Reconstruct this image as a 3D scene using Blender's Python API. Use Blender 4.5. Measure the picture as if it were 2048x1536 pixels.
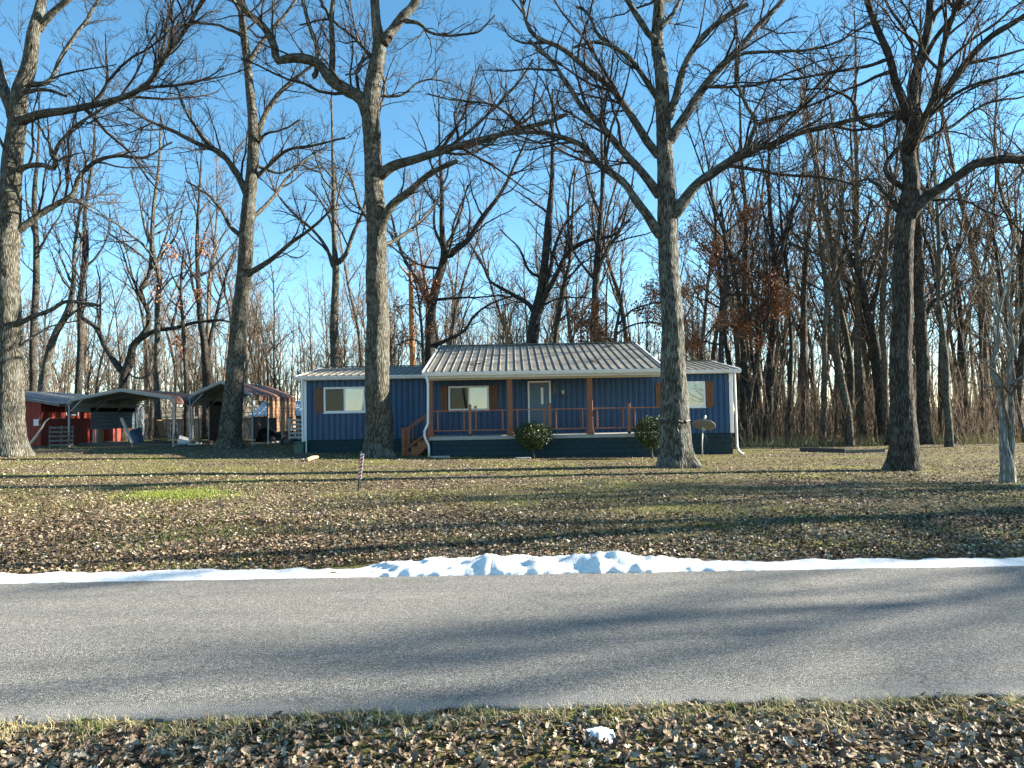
import bpy, bmesh, math, random
import numpy as np
from mathutils import Vector, Matrix

for o in list(bpy.data.objects):
    bpy.data.objects.remove(o)
SC = bpy.context.scene
COL = SC.collection
R = math.radians

# ------------------------------------------------------------------ camera
CAM_H = 1.70
FPX = 1490.0                      # focal length in pixels of the 2048 px wide photograph
PITCH, ROLL = math.atan(60 / FPX), R(-1.0)
cam = bpy.data.cameras.new('camera')
cam.sensor_width = 36.0
cam.lens = FPX / 2048 * 36.0
cam.clip_start, cam.clip_end = 0.1, 3000
cam_o = bpy.data.objects.new('camera', cam)
COL.objects.link(cam_o)
CAM_M = Matrix.Rotation(R(90) + PITCH, 3, 'X') @ Matrix.Rotation(ROLL, 3, 'Z')
cam_o.matrix_world = Matrix.Translation((0, 0, CAM_H)) @ CAM_M.to_4x4()
SC.camera = cam_o

# ------------------------------------------------------------------ light
SUN_AZ, SUN_EL = R(80), R(20)     # clockwise from +Y
world = bpy.data.worlds.new('World')
SC.world = world
world.use_nodes = True
wn = world.node_tree
sky = wn.nodes.new('ShaderNodeTexSky')
sky.sky_type = 'NISHITA'
sky.sun_disc = False
sky.sun_elevation = SUN_EL
sky.sun_rotation = SUN_AZ
sky.altitude = 150
sky.air_density = 0.8
sky.dust_density = 0.0
sky.ozone_density = 1.6
hs = wn.nodes.new('ShaderNodeHueSaturation')      # the camera's cooler, more saturated blue
hs.inputs['Hue'].default_value = .485
hs.inputs['Saturation'].default_value = 1.18
wn.links.new(sky.outputs[0], hs.inputs['Color'])
wn.links.new(hs.outputs[0], wn.nodes['Background'].inputs[0])
wn.nodes['Background'].inputs[1].default_value = 0.066
sd = bpy.data.lights.new('sun', 'SUN')
sd.energy = 5.0
sd.angle = R(0.53)
sd.color = (1.0, 0.91, 0.77)
sun = bpy.data.objects.new('sun', sd)
COL.objects.link(sun)
SUNV = Vector((math.sin(SUN_AZ) * math.cos(SUN_EL), math.cos(SUN_AZ) * math.cos(SUN_EL), math.sin(SUN_EL)))
sun.rotation_euler = SUNV.to_track_quat('Z', 'Y').to_euler()
sun.location = (30, 10, 30)
vs = SC.view_settings
vs.view_transform = 'Standard'
vs.look = 'None'
vs.exposure = 2.25
vs.gamma = 1.0
vs.use_curve_mapping = False

# ------------------------------------------------------------------ helpers
def P(px, py, Y):
    """point on the plane y = Y seen at photograph pixel (px, py)"""
    d = CAM_M @ Vector(((px - 1024) / FPX, (768 - py) / FPX, -1.0))
    return Vector((d.x * Y / d.y, Y, CAM_H + d.z * Y / d.y))

def smooth(a, b, x):
    t = np.clip((x - a) / (b - a), 0, 1)
    return t * t * (3 - 2 * t)

_tab = np.random.default_rng(5).random(4096)
def vnoise(p):
    """value noise, p (...,3) -> 0..1"""
    p = np.asarray(p, float)
    i = np.floor(p).astype(np.int64)
    f = p - i
    f = f * f * (3 - 2 * f)
    def h(x, y, z):
        return _tab[(x * 73856093 ^ y * 19349663 ^ z * 83492791) & 4095]
    out = 0
    for dx in (0, 1):
        wx = f[..., 0] if dx else 1 - f[..., 0]
        for dy in (0, 1):
            wy = f[..., 1] if dy else 1 - f[..., 1]
            for dz in (0, 1):
                wz = f[..., 2] if dz else 1 - f[..., 2]
                out = out + wx * wy * wz * h(i[..., 0] + dx, i[..., 1] + dy, i[..., 2] + dz)
    return out

def noise2(x, y, s, seed=0.0):
    x = np.asarray(x, float); y = np.asarray(y, float)
    return vnoise(np.stack(np.broadcast_arrays(x * s, y * s, seed + 0.5 + 0 * x), -1))

NEAR0, FAR0 = 4.40, 8.00          # road edges
def near_edge(x):
    x = np.asarray(x, float)
    return 4.40 + 0.045 * np.clip(x, -20, 20) * 0.6 + 0.09 * (noise2(x, 0, 3.1, 7) - .5) + 0.06 * (noise2(x, 0, 9, 9) - .5) + 0.03 * (noise2(x, 0, 27, 10) - .5)

def ground(x, y):
    x = np.asarray(x, float); y = np.asarray(y, float)
    g = smooth(9, 24, y) * (0.12 - 0.021 * np.clip(x, -20, 14))
    g = g - 0.75 * smooth(44, 60, y) * smooth(8, -8, x)
    g = g + 0.05 * (noise2(x, y, 0.22, 3) - .5) * smooth(9, 13, y)
    g = g + 0.03 * (noise2(x, y, 0.9, 4) - .5) * smooth(8.3, 9, y)
    g = g + (-0.015 - 0.02 * (noise2(x, y, 1.7, 14))) * smooth(near_edge(x) + .03, near_edge(x) - .05, y)
    g = g - 0.05 * smooth(near_edge(x) - .02, near_edge(x) + .1, y) * smooth(8.12, 7.9, y)
    return g

def GZ(x, y):
    return float(ground(x, y))

def np_mesh(name, verts, quads=None, tris=None, smooth_=True):
    me = bpy.data.meshes.new(name)
    verts = np.asarray(verts, np.float32).reshape(-1, 3)
    q = np.zeros((0, 4), np.int32) if quads is None else np.asarray(quads, np.int32).reshape(-1, 4)
    t = np.zeros((0, 3), np.int32) if tris is None else np.asarray(tris, np.int32).reshape(-1, 3)
    me.vertices.add(len(verts))
    me.vertices.foreach_set('co', verts.ravel())
    loops = np.concatenate([q.ravel(), t.ravel()])
    me.loops.add(len(loops))
    me.loops.foreach_set('vertex_index', loops)
    me.polygons.add(len(q) + len(t))
    st = np.concatenate([np.arange(len(q)) * 4, len(q) * 4 + np.arange(len(t)) * 3]).astype(np.int32)
    me.polygons.foreach_set('loop_start', st)
    me.polygons.foreach_set('use_smooth', np.full(len(q) + len(t), bool(smooth_)))
    me.update(calc_edges=True)
    me.validate()
    return me

def set_attr(me, name, arr, kind='FLOAT'):
    a = me.attributes.new(name, kind, 'POINT')
    a.data.foreach_set('value' if kind == 'FLOAT' else 'vector', np.asarray(arr, np.float32).ravel())

def tubes(pts, rad, k, bark=False):
    """pts (B,n,3), rad (B,n) -> verts, quads (and bark coordinates)"""
    pts = np.asarray(pts, float); rad = np.asarray(rad, float)
    B, n, _ = pts.shape
    t = np.gradient(pts, axis=1) if n > 2 else np.repeat(pts[:, 1:] - pts[:, :1], 2, 1)
    t /= np.linalg.norm(t, axis=2, keepdims=True) + 1e-9
    m = pts[:, -1] - pts[:, 0]
    ax = np.zeros((B, 3)); ax[np.arange(B), np.argmin(np.abs(m), 1)] = 1
    u = ax[:, None, :] - t * (t * ax[:, None, :]).sum(2, keepdims=True)
    u /= np.linalg.norm(u, axis=2, keepdims=True) + 1e-9
    v = np.cross(t, u)
    a = np.arange(k) * 2 * math.pi / k
    c, s = np.cos(a), np.sin(a)
    V = pts[:, :, None, :] + rad[:, :, None, None] * (u[:, :, None, :] * c[None, None, :, None] + v[:, :, None, :] * s[None, None, :, None])
    b = np.arange(B)[:, None, None] * n * k
    i = np.arange(n - 1)[None, :, None] * k
    j = np.arange(k)[None, None, :]
    j2 = (j + 1) % k
    Q = np.stack([b + i + j, b + i + j2, b + i + k + j2, b + i + k + j], -1).reshape(-1, 4)
    if not bark:
        return V.reshape(-1, 3), Q
    L = np.concatenate([np.zeros((B, 1)), np.cumsum(np.linalg.norm(np.diff(pts, axis=1), axis=2), 1)], 1)
    bk = np.stack([rad[:, :, None] * c + 0 * rad[:, :, None], rad[:, :, None] * s, np.repeat(L[:, :, None], k, 2)], -1)
    return V.reshape(-1, 3), Q, bk.reshape(-1, 3)

class Soup:
    """collects vertex / quad arrays into one mesh"""
    def __init__(s): s.v, s.q, s.t, s.n, s.b, s.a = [], [], [], 0, [], []
    def add(s, V, Q=None, T=None, bark=None, attr=None):
        s.v.append(V)
        if Q is not None: s.q.append(np.asarray(Q) + s.n)
        if T is not None: s.t.append(np.asarray(T) + s.n)
        if bark is not None: s.b.append(bark)
        if attr is not None: s.a.append(attr)
        s.n += len(V)
    def mesh(s, name, smooth_=True):
        me = np_mesh(name, np.concatenate(s.v), np.concatenate(s.q) if s.q else None, np.concatenate(s.t) if s.t else None, smooth_)
        if s.b: set_attr(me, 'bark', np.concatenate(s.b), 'FLOAT_VECTOR')
        if s.a: set_attr(me, 'tint', np.concatenate(s.a))
        return me

def tag(o, label=None, cat=None, group=None, kind=None):
    if label: o['label'] = label
    if cat: o['category'] = cat
    if group: o['group'] = group
    if kind: o['kind'] = kind
    return o

def wloc(o):
    v = Vector((0, 0, 0))
    while o is not None:
        v += o.location; o = o.parent
    return v

def obj(name, me, mat=None, parent=None, at=(0, 0, 0)):
    """link a mesh as one object; at = where the mesh's own origin goes in the world"""
    o = bpy.data.objects.new(name, me)
    COL.objects.link(o)
    if mat and len(me.materials) == 0:
        me.materials.append(mat)
    o.parent = parent
    o.location = Vector(at) - (wloc(parent) if parent else Vector((0, 0, 0)))
    return o

def empty(name, loc, label=None, cat=None, group=None):
    o = bpy.data.objects.new(name, None)
    COL.objects.link(o)
    o.empty_display_size = 0.2
    o.location = loc
    return tag(o, label, cat, group)

def copy_tree(src, parent=None):
    c = src.copy()
    COL.objects.link(c)
    if parent is not None: c.parent = parent
    for ch in list(src.children):
        copy_tree(ch, c)
    return c

_boxes = {}
def box_mesh(sx, sy, sz, bev=0.0):
    key = (round(sx, 4), round(sy, 4), round(sz, 4), bev)
    if key in _boxes:
        return _boxes[key]
    bm = bmesh.new()
    bmesh.ops.create_cube(bm, size=1)
    bmesh.ops.scale(bm, vec=(sx, sy, sz), verts=bm.verts)
    if bev > 0:
        bmesh.ops.bevel(bm, geom=bm.edges[:], offset=min(bev, min(sx, sy, sz) * .3), segments=1, affect='EDGES')
    me = bpy.data.meshes.new('box')
    bm.to_mesh(me); bm.free()
    _boxes[key] = me
    return me

def box(name, x0, x1, y0, y1, z0, z1, mat, parent=None, bev=0.004, rot=None):
    """box between world bounds; mesh data shared between equal boxes of a material"""
    base = box_mesh(abs(x1 - x0), abs(y1 - y0), abs(z1 - z0), bev)
    key = (base.name, mat.name)
    if key not in _boxes:
        m = base.copy(); m.materials.append(mat); _boxes[key] = m
    o = obj(name, _boxes[key], None, parent, ((x0 + x1) / 2, (y0 + y1) / 2, (z0 + z1) / 2))
    if rot: o.rotation_euler = rot
    return o

def bar_arrays(a, b, w, h, up=(0, 0, 1)):
    a, b = np.array(a, float), np.array(b, float)
    t = b - a; t /= np.linalg.norm(t)
    u = np.cross(t, up)
    if np.linalg.norm(u) < 1e-5: u = np.cross(t, (0, 1, 0))
    u /= np.linalg.norm(u); v = np.cross(u, t)
    V = np.array([p + u * sx * w / 2 + v * sy * h / 2 for p in (a, b) for sx, sy in ((-1, -1), (1, -1), (1, 1), (-1, 1))])
    Q = [(0, 1, 2, 3), (7, 6, 5, 4), (0, 4, 5, 1), (1, 5, 6, 2), (2, 6, 7, 3), (3, 7, 4, 0)]
    return V, np.array(Q)

def bar(name, a, b, w, h, mat, parent=None, up=(0, 0, 1)):
    V, Q = bar_arrays(a, b, w, h, up)
    return obj(name, np_mesh(name, V, Q, None, False), mat, parent)

def resample(pts, n):
    pts = np.asarray(pts, float)
    d = np.concatenate([[0], np.cumsum(np.linalg.norm(np.diff(pts, axis=0), axis=1))])
    s = np.linspace(0, d[-1], n)
    # catmull-rom style smoothing through cubic interpolation of each coordinate
    m = np.gradient(pts, d, axis=0) if len(pts) > 2 else np.repeat((pts[1:] - pts[:1]) / d[-1], 2, 0)
    i = np.clip(np.searchsorted(d, s, 'right') - 1, 0, len(pts) - 2)
    h = (d[i + 1] - d[i])[:, None]; t = ((s - d[i])[:, None]) / h
    return ((2 * t**3 - 3 * t**2 + 1) * pts[i] + (t**3 - 2 * t**2 + t) * h * m[i] + (-2 * t**3 + 3 * t**2) * pts[i + 1] + (t**3 - t**2) * h * m[i + 1]), s / d[-1]

def tube(name, pts, r, mat, parent=None, k=10, n=None, cap=True):
    pts = np.asarray(pts, float)
    if n: pts, _ = resample(pts, n)
    rr = np.asarray(r, float)
    rr = np.full(len(pts), float(rr)) if rr.ndim == 0 else np.interp(np.linspace(0, 1, len(pts)), np.linspace(0, 1, len(rr)), rr)
    V, Q = tubes(pts[None], rr[None], k)
    T = None
    if cap:
        V = np.concatenate([V, pts[:1], pts[-1:]])
        nn = len(pts) * k
        T = [(nn, (j + 1) % k, j) for j in range(k)] + [(nn + 1, nn - k + j, nn - k + (j + 1) % k) for j in range(k)]
    return obj(name, np_mesh(name, V, Q, T), mat, parent)

# ------------------------------------------------------------------ materials
def new_mat(name):
    m = bpy.data.materials.new(name)
    m.use_nodes = True
    nt = m.node_tree
    return m, nt, nt.nodes['Principled BSDF']

def nd(nt, typ, **kw):
    n = nt.nodes.new(typ)
    for k, v in kw.items():
        if hasattr(n, k): setattr(n, k, v)
        else: n.inputs[k].default_value = v
    return n

def ramp(nt, src, stops):
    r = nt.nodes.new('ShaderNodeValToRGB')
    e = r.color_ramp.elements
    while len(e) > 1: e.remove(e[-1])
    for i, (p, c) in enumerate(stops):
        el = e[0] if i == 0 else e.new(p)
        el.position = p
        el.color = (*c, 1) if len(c) == 3 else c
    nt.links.new(src, r.inputs[0])
    return r.outputs[0]

def mixc(nt, f, a, b, mode='MIX'):
    m = nt.nodes.new('ShaderNodeMix')
    m.data_type = 'RGBA'; m.blend_type = mode
    for s, v in ((0, f), (6, a), (7, b)):
        if isinstance(v, (int, float)): m.inputs[s].default_value = v
        elif isinstance(v, tuple): m.inputs[s].default_value = (*v, 1)
        else: nt.links.new(v, m.inputs[s])
    return m.outputs[2]

def coord(nt, scale=(1, 1, 1), attr=None, which='Object'):
    mp = nt.nodes.new('ShaderNodeMapping')
    mp.inputs['Scale'].default_value = scale
    if attr:
        a = nd(nt, 'ShaderNodeAttribute', attribute_name=attr)
        nt.links.new(a.outputs['Vector'], mp.inputs[0])
    else:
        tc = nt.nodes.new('ShaderNodeTexCoord')
        nt.links.new(tc.outputs[which], mp.inputs[0])
    return mp.outputs[0]

def noise(nt, vec, scale, detail=4, rough=.55):
    n = nd(nt, 'ShaderNodeTexNoise', Scale=scale, Detail=detail, Roughness=rough)
    nt.links.new(vec, n.inputs['Vector'])
    return n.outputs['Fac']

def bump(nt, bsdf, h, strength, dist):
    b = nd(nt, 'ShaderNodeBump', Strength=strength, Distance=dist)
    nt.links.new(h, b.inputs['Height'])
    nt.links.new(b.outputs[0], bsdf.inputs['Normal'])
    return b

def world_pos(nt, scale=(1, 1, 1)):
    g = nt.nodes.new('ShaderNodeNewGeometry')
    mp = nt.nodes.new('ShaderNodeMapping')
    mp.inputs['Scale'].default_value = scale
    nt.links.new(g.outputs['Position'], mp.inputs[0])
    return mp.outputs[0]

def simple(name, c0, c1, scale=8, rough=.7, stretch=(1, 1, 1), bmp=.15, bd=.005, metal=0.0, detail=5, spec=.5):
    """two-tone worn surface"""
    m, nt, b = new_mat(name)
    v = world_pos(nt, stretch)
    f = noise(nt, v, scale, detail, .65)
    c = ramp(nt, f, [(.28, c0), (.72, c1)])
    nt.links.new(c, b.inputs['Base Color'])
    b.inputs['Roughness'].default_value = rough
    b.inputs['Metallic'].default_value = metal
    b.inputs['Specular IOR Level'].default_value = spec
    if bmp: bump(nt, b, f, bmp, bd)
    return m

def bark_mat(name, dark, mid, light, lichen=.35, fur=34, attr='bark'):
    m, nt, b = new_mat(name)
    v = coord(nt, (1, 1, .16), attr)
    v2 = coord(nt, (1, 1, 1), attr)
    a = noise(nt, v, fur, 3, .6)
    vo = nd(nt, 'ShaderNodeTexVoronoi', Scale=fur * .75, feature='DISTANCE_TO_EDGE')
    vs_ = coord(nt, (1, 1, .14), attr)
    wob = nd(nt, 'ShaderNodeTexNoise', Scale=7.0)
    nt.links.new(vs_, wob.inputs['Vector'])
    mx = nd(nt, 'ShaderNodeVectorMath', operation='MULTIPLY_ADD')
    nt.links.new(wob.outputs['Color'], mx.inputs[0]); mx.inputs[1].default_value = (.06, .06, .06); nt.links.new(vs_, mx.inputs[2])
    nt.links.new(mx.outputs[0], vo.inputs['Vector'])
    furrow = ramp(nt, vo.outputs['Distance'], [(0, (0, 0, 0)), (.28, (1, 1, 1))])
    h = mixc(nt, .45, furrow, a)
    c = ramp(nt, h, [(.12, dark), (.5, mid), (.85, light)])
    patch = ramp(nt, noise(nt, v2, 3.2, 5, .7), [(.48, (0, 0, 0)), (.62, (1, 1, 1))])
    lich = mixc(nt, a, (.13, .145, .12), (.33, .34, .30))
    pf = nd(nt, 'ShaderNodeMath', operation='MULTIPLY'); nt.links.new(patch, pf.inputs[0]); pf.inputs[1].default_value = lichen
    c2 = mixc(nt, pf.outputs[0], c, lich)
    nt.links.new(c2, b.inputs['Base Color'])
    b.inputs['Roughness'].default_value = .95
    b.inputs['Specular IOR Level'].default_value = .15
    bump(nt, b, h, 1.0, .04)
    return m

M = {}
M['bark_oak'] = bark_mat('bark_oak', (.012, .011, .008), (.068, .063, .049), (.20, .185, .148), .38)
M['bark_grey'] = bark_mat('bark_grey', (.012, .011, .009), (.062, .060, .050), (.17, .165, .143), .6, 28)
M['bark_pale'] = bark_mat('bark_pale', (.06, .057, .05), (.22, .215, .19), (.42, .41, .37), .6, 30)
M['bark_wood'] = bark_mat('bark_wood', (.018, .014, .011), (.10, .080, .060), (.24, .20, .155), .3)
M['bark_dark'] = bark_mat('bark_dark', (.009, .008, .007), (.042, .036, .030), (.11, .098, .083), .22)
def twig_mat(name, c0, c1):
    m, nt, b = new_mat(name)
    f = noise(nt, world_pos(nt), 2.3, 3)
    nt.links.new(ramp(nt, f, [(.3, c0), (.7, c1)]), b.inputs['Base Color'])
    b.inputs['Roughness'].default_value = .9
    b.inputs['Specular IOR Level'].default_value = .2
    return m
M['twig'] = twig_mat('twig', (.018, .014, .012), (.062, .050, .042))
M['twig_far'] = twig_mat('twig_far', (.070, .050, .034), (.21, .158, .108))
def leaf_mat(name, stops, rough=.75):
    m, nt, b = new_mat(name)
    a = nd(nt, 'ShaderNodeAttribute', attribute_name='tint')
    c = ramp(nt, a.outputs['Fac'], stops)
    f = noise(nt, world_pos(nt), 70, 2)
    c = mixc(nt, .35, c, ramp(nt, f, [(.3, (.25, .25, .25)), (.7, (1, 1, 1))]), 'MULTIPLY')
    nt.links.new(c, b.inputs['Base Color'])
    b.inputs['Roughness'].default_value = rough
    b.inputs['Specular IOR Level'].default_value = .3
    return m
M['leaf'] = leaf_mat('dry_leaf', [(0, (.032, .021, .014)), (.3, (.10, .066, .041)), (.55, (.24, .172, .112)), (.8, (.44, .355, .25)), (1, (.64, .56, .44))])
M['leaf_red'] = leaf_mat('russet_leaf', [(0, (.12, .045, .022)), (.5, (.30, .128, .062)), (1, (.48, .25, .13))])
M['grass'] = leaf_mat('grass_blade', [(0, (.09, .13, .026)), (.35, (.22, .25, .055)), (.6, (.40, .34, .13)), (1, (.62, .53, .30))])
M['green_grass'] = leaf_mat('green_grass', [(0, (.10, .16, .028)), (1, (.34, .38, .06))])
M['moss'] = leaf_mat('yellow_moss', [(0, (.20, .12, .015)), (1, (.46, .30, .03))])
M['boxwood'] = leaf_mat('boxwood_leaf', [(0, (.016, .032, .010)), (.6, (.045, .075, .018)), (1, (.12, .15, .035))], .45)

def ground_mat():
    m, nt, b = new_mat('leaf_litter_ground')
    p = world_pos(nt)
    vo = nd(nt, 'ShaderNodeTexVoronoi', Scale=13.0)
    wv = nd(nt, 'ShaderNodeTexNoise', Scale=9.0, Detail=3.0)
    nt.links.new(p, wv.inputs['Vector'])
    ma = nd(nt, 'ShaderNodeVectorMath', operation='MULTIPLY_ADD')
    nt.links.new(wv.outputs['Color'], ma.inputs[0]); ma.inputs[1].default_value = (.12, .12, .12); nt.links.new(p, ma.inputs[2])
    nt.links.new(ma.outputs[0], vo.inputs['Vector'])
    sx = nd(nt, 'ShaderNodeSeparateColor'); nt.links.new(vo.outputs['Color'], sx.inputs[0])
    litter = ramp(nt, sx.outputs[0], [(0, (.040, .029, .019)), (.4, (.115, .084, .054)), (.7, (.24, .186, .125)), (1, (.42, .345, .24))])
    fine = noise(nt, p, 38, 4, .7)
    turf = ramp(nt, fine, [(.3, (.062, .060, .025)), (.55, (.17, .158, .060)), (.75, (.38, .325, .15))])
    green = ramp(nt, fine, [(.3, (.095, .110, .022)), (.7, (.36, .38, .085))])
    g2 = ramp(nt, noise(nt, p, .33, 4, .6), [(.50, (0, 0, 0)), (.66, (1, 1, 1))])
    turf = mixc(nt, g2, turf, green)
    ps = world_pos(nt, (.8, 1.5, 1))
    f = ramp(nt, noise(nt, ps, .30, 5, .68), [(.40, (0, 0, 0)), (.56, (1, 1, 1))])
    c = mixc(nt, f, litter, turf)
    soil = ramp(nt, fine, [(.3, (.03, .022, .016)), (.7, (.09, .068, .048))])
    sf = ramp(nt, noise(nt, p, 21, 3, .6), [(.40, (1, 1, 1)), (.52, (0, 0, 0))])
    c = mixc(nt, sf, c, soil)
    nt.links.new(c, b.inputs['Base Color'])
    b.inputs['Roughness'].default_value = 1.0
    b.inputs['Specular IOR Level'].default_value = .1
    hh = mixc(nt, .5, sx.outputs[1], fine)
    bump(nt, b, hh, 1.0, .06)
    return m
M['ground'] = ground_mat()

def asphalt_mat():
    m, nt, b = new_mat('worn_asphalt')
    p = world_pos(nt)
    vo = nd(nt, 'ShaderNodeTexVoronoi', Scale=120.0)
    nt.links.new(p, vo.inputs['Vector'])
    sx = nd(nt, 'ShaderNodeSeparateColor'); nt.links.new(vo.outputs['Color'], sx.inputs[0])
    c = ramp(nt, sx.outputs[0], [(0, (.085, .082, .076)), (.35, (.185, .179, .163)), (.75, (.30, .29, .262)), (1, (.50, .485, .435))])
    edge = ramp(nt, vo.outputs['Distance'], [(.35, (1, 1, 1)), (.8, (.35, .35, .35))])
    c = mixc(nt, .7, c, edge, 'MULTIPLY')
    # two tyre-worn lanes, drifting stains and patches
    wear = noise(nt, world_pos(nt, (.22, 1.5, 1)), 1.3, 6, .65)
    c = mixc(nt, .8, c, ramp(nt, wear, [(.30, (.62, .62, .63)), (.5, (.86, .85, .84)), (.70, (1.0, .985, .95))]), 'MULTIPLY')
    blot = ramp(nt, noise(nt, world_pos(nt, (.6, 1.2, 1)), .8, 5, .7), [(.60, (0, 0, 0)), (.74, (.45, .45, .45))])
    c = mixc(nt, blot, c, (.33, .32, .29))
    oil = ramp(nt, noise(nt, p, 1.1, 3, .5), [(.67, (0, 0, 0)), (.76, (.55, .55, .55))])
    c = mixc(nt, oil, c, (.065, .063, .06))
    # cracks, thickest in the brittle strip along the near edge
    wv = nd(nt, 'ShaderNodeTexNoise', Scale=3.0, Detail=5.0)
    nt.links.new(p, wv.inputs['Vector'])
    ma = nd(nt, 'ShaderNodeVectorMath', operation='MULTIPLY_ADD')
    nt.links.new(wv.outputs['Color'], ma.inputs[0]); ma.inputs[1].default_value = (.55, .35, .3); nt.links.new(p, ma.inputs[2])
    cr = nd(nt, 'ShaderNodeTexVoronoi', Scale=.75, feature='DISTANCE_TO_EDGE')
    nt.links.new(ma.outputs[0], cr.inputs['Vector'])
    crack = ramp(nt, cr.outputs['Distance'], [(0, (1, 1, 1)), (.010, (0, 0, 0))])
    some = ramp(nt, noise(nt, p, .5, 2), [(.50, (0, 0, 0)), (.62, (.5, .5, .5))])
    cm = mixc(nt, 1.0, crack, some, 'MULTIPLY')
    c = mixc(nt, cm, c, (.035, .034, .032))
    sp_ = nd(nt, 'ShaderNodeSeparateXYZ'); nt.links.new(p, sp_.inputs[0])
    yy = nd(nt, 'ShaderNodeMath', operation='MULTIPLY_ADD'); nt.links.new(sp_.outputs[0], yy.inputs[0]); yy.inputs[1].default_value = -.027; nt.links.new(sp_.outputs[1], yy.inputs[2])
    yn = nd(nt, 'ShaderNodeMath', operation='MULTIPLY_ADD'); nt.links.new(wv.outputs['Fac'], yn.inputs[0]); yn.inputs[1].default_value = .25; nt.links.new(yy.outputs[0], yn.inputs[2])
    rim = nd(nt, 'ShaderNodeMapRange'); nt.links.new(yn.outputs[0], rim.inputs[0])
    rim.inputs[1].default_value = 4.60; rim.inputs[2].default_value = 4.74; rim.inputs[3].default_value = .6; rim.inputs[4].default_value = 0
    c = mixc(nt, rim.outputs[0], c, ramp(nt, noise(nt, p, 60, 4, .7), [(.3, (.15, .145, .13)), (.7, (.40, .385, .345))]))
    nt.links.new(c, b.inputs['Base Color'])
    b.inputs['Roughness'].default_value = .86
    b.inputs['Specular IOR Level'].default_value = .35
    hh = mixc(nt, .35, vo.outputs['Distance'], noise(nt, p, 240, 3, .7))
    hh = mixc(nt, cm, hh, (1.0, 1.0, 1.0))
    bb = bump(nt, b, hh, .9, .009)
    bb.invert = True
    return m
M['asphalt'] = asphalt_mat()
M['asphalt_edge'] = simple('broken_asphalt_edge', (.10, .10, .09), (.30, .29, .265), 16, .9, bmp=.8, bd=.02)

def snow_mat():
    m, nt, b = new_mat('old_snow')
    p = world_pos(nt)
    f = noise(nt, p, 9, 6, .7)
    dirt = ramp(nt, noise(nt, p, 34, 5, .8), [(.57, (0, 0, 0)), (.66, (1, 1, 1))])
    c = mixc(nt, dirt, (.86, .86, .85), (.26, .23, .20))
    c = mixc(nt, ramp(nt, noise(nt, p, 3.5, 4, .7), [(.45, (0, 0, 0)), (.75, (.5, .5, .5))]), c, (.52, .52, .51))
    nt.links.new(c, b.inputs['Base Color'])
    b.inputs['Roughness'].default_value = .6
    b.inputs['Subsurface Weight'].default_value = .15
    b.inputs['Subsurface Radius'].default_value = (.03, .04, .05)
    bump(nt, b, mixc(nt, .4, f, noise(nt, p, 90, 3, .7)), 1.0, .03)
    return m
M['snow'] = snow_mat()

def wood_mat(name, c0, c1, c2, axis=(9, 9, 1.2), rough=.6):
    m, nt, b = new_mat(name)
    p = world_pos(nt, axis)
    f = noise(nt, p, 3.2, 6, .7)
    nt.links.new(ramp(nt, f, [(.25, c0), (.5, c1), (.78, c2)]), b.inputs['Base Color'])
    b.inputs['Roughness'].default_value = rough
    bump(nt, b, f, .35, .006)
    return m
M['post_wood'] = wood_mat('stained_post_wood', (.11, .036, .015), (.235, .082, .034), (.32, .125, .058))
M['rail_wood'] = wood_mat('stained_rail_wood', (.17, .052, .020), (.33, .115, .045), (.43, .175, .08), (2, 9, 9))
M['shutter_wood'] = wood_mat('shutter_wood', (.045, .017, .008), (.145, .058, .022), (.27, .125, .05), (14, 9, 1.5))
M['grey_wood'] = wood_mat('weathered_wood', (.05, .042, .034), (.13, .11, .09), (.24, .21, .175), (5, 5, 2), .85)
M['tan_wood'] = wood_mat('tan_wood', (.22, .13, .06), (.40, .26, .13), (.55, .40, .22), (5, 5, 2), .8)
M['pale_wood'] = wood_mat('pale_wood', (.42, .34, .24), (.62, .54, .42), (.75, .68, .56), (5, 5, 2), .8)
M['barn_red'] = wood_mat('barn_red_paint', (.11, .012, .007), (.25, .028, .014), (.38, .058, .028), (16, 16, 1), .7)
M['stripped'] = wood_mat('stripped_trunk_wood', (.23, .075, .020), (.42, .165, .045), (.55, .27, .10), (8, 8, 1), .8)

def siding_mat():
    m, nt, b = new_mat('blue_painted_steel')
    p = world_pos(nt)
    f = noise(nt, world_pos(nt, (3, 3, .7)), 1.6, 5, .6)
    c = ramp(nt, f, [(.25, (.009, .054, .135)), (.75, (.017, .078, .178))])
    n2 = ramp(nt, noise(nt, p, 30, 4, .7), [(.72, (0, 0, 0)), (.82, (.25, .25, .25))])
    c = mixc(nt, n2, c, (.10, .14, .20))
    nt.links.new(c, b.inputs['Base Color'])
    b.inputs['Roughness'].default_value = .48
    bump(nt, b, noise(nt, p, 2.2, 2), .12, .02)
    return m
M['siding'] = siding_mat()
M['siding_door'] = simple('blue_grey_door_paint', (.062, .118, .17), (.09, .155, .21), 6, .5, bmp=.05)
M['block'] = simple('teal_painted_block', (.007, .028, .036), (.017, .046, .056), 9, .85, bmp=.5, bd=.01)
M['mortar'] = simple('teal_painted_mortar', (.004, .016, .022), (.009, .024, .031), 20, .95, bmp=.3)
M['white'] = simple('white_trim_paint', (.66, .67, .67), (.80, .81, .81), 3, .45, bmp=.03)
M['white_metal'] = simple('white_gutter_metal', (.62, .63, .63), (.80, .80, .79), 5, .4, (1, 1, .4), bmp=.04)
M['cream'] = simple('cream_soffit', (.50, .45, .36), (.60, .55, .45), 4, .6, bmp=.03)
M['concrete'] = simple('porch_concrete', (.26, .26, .24), (.40, .39, .36), 7, .9, bmp=.3)
M['black_metal'] = simple('black_wire', (.012, .012, .013), (.03, .03, .03), 20, .5, bmp=0)
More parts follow.
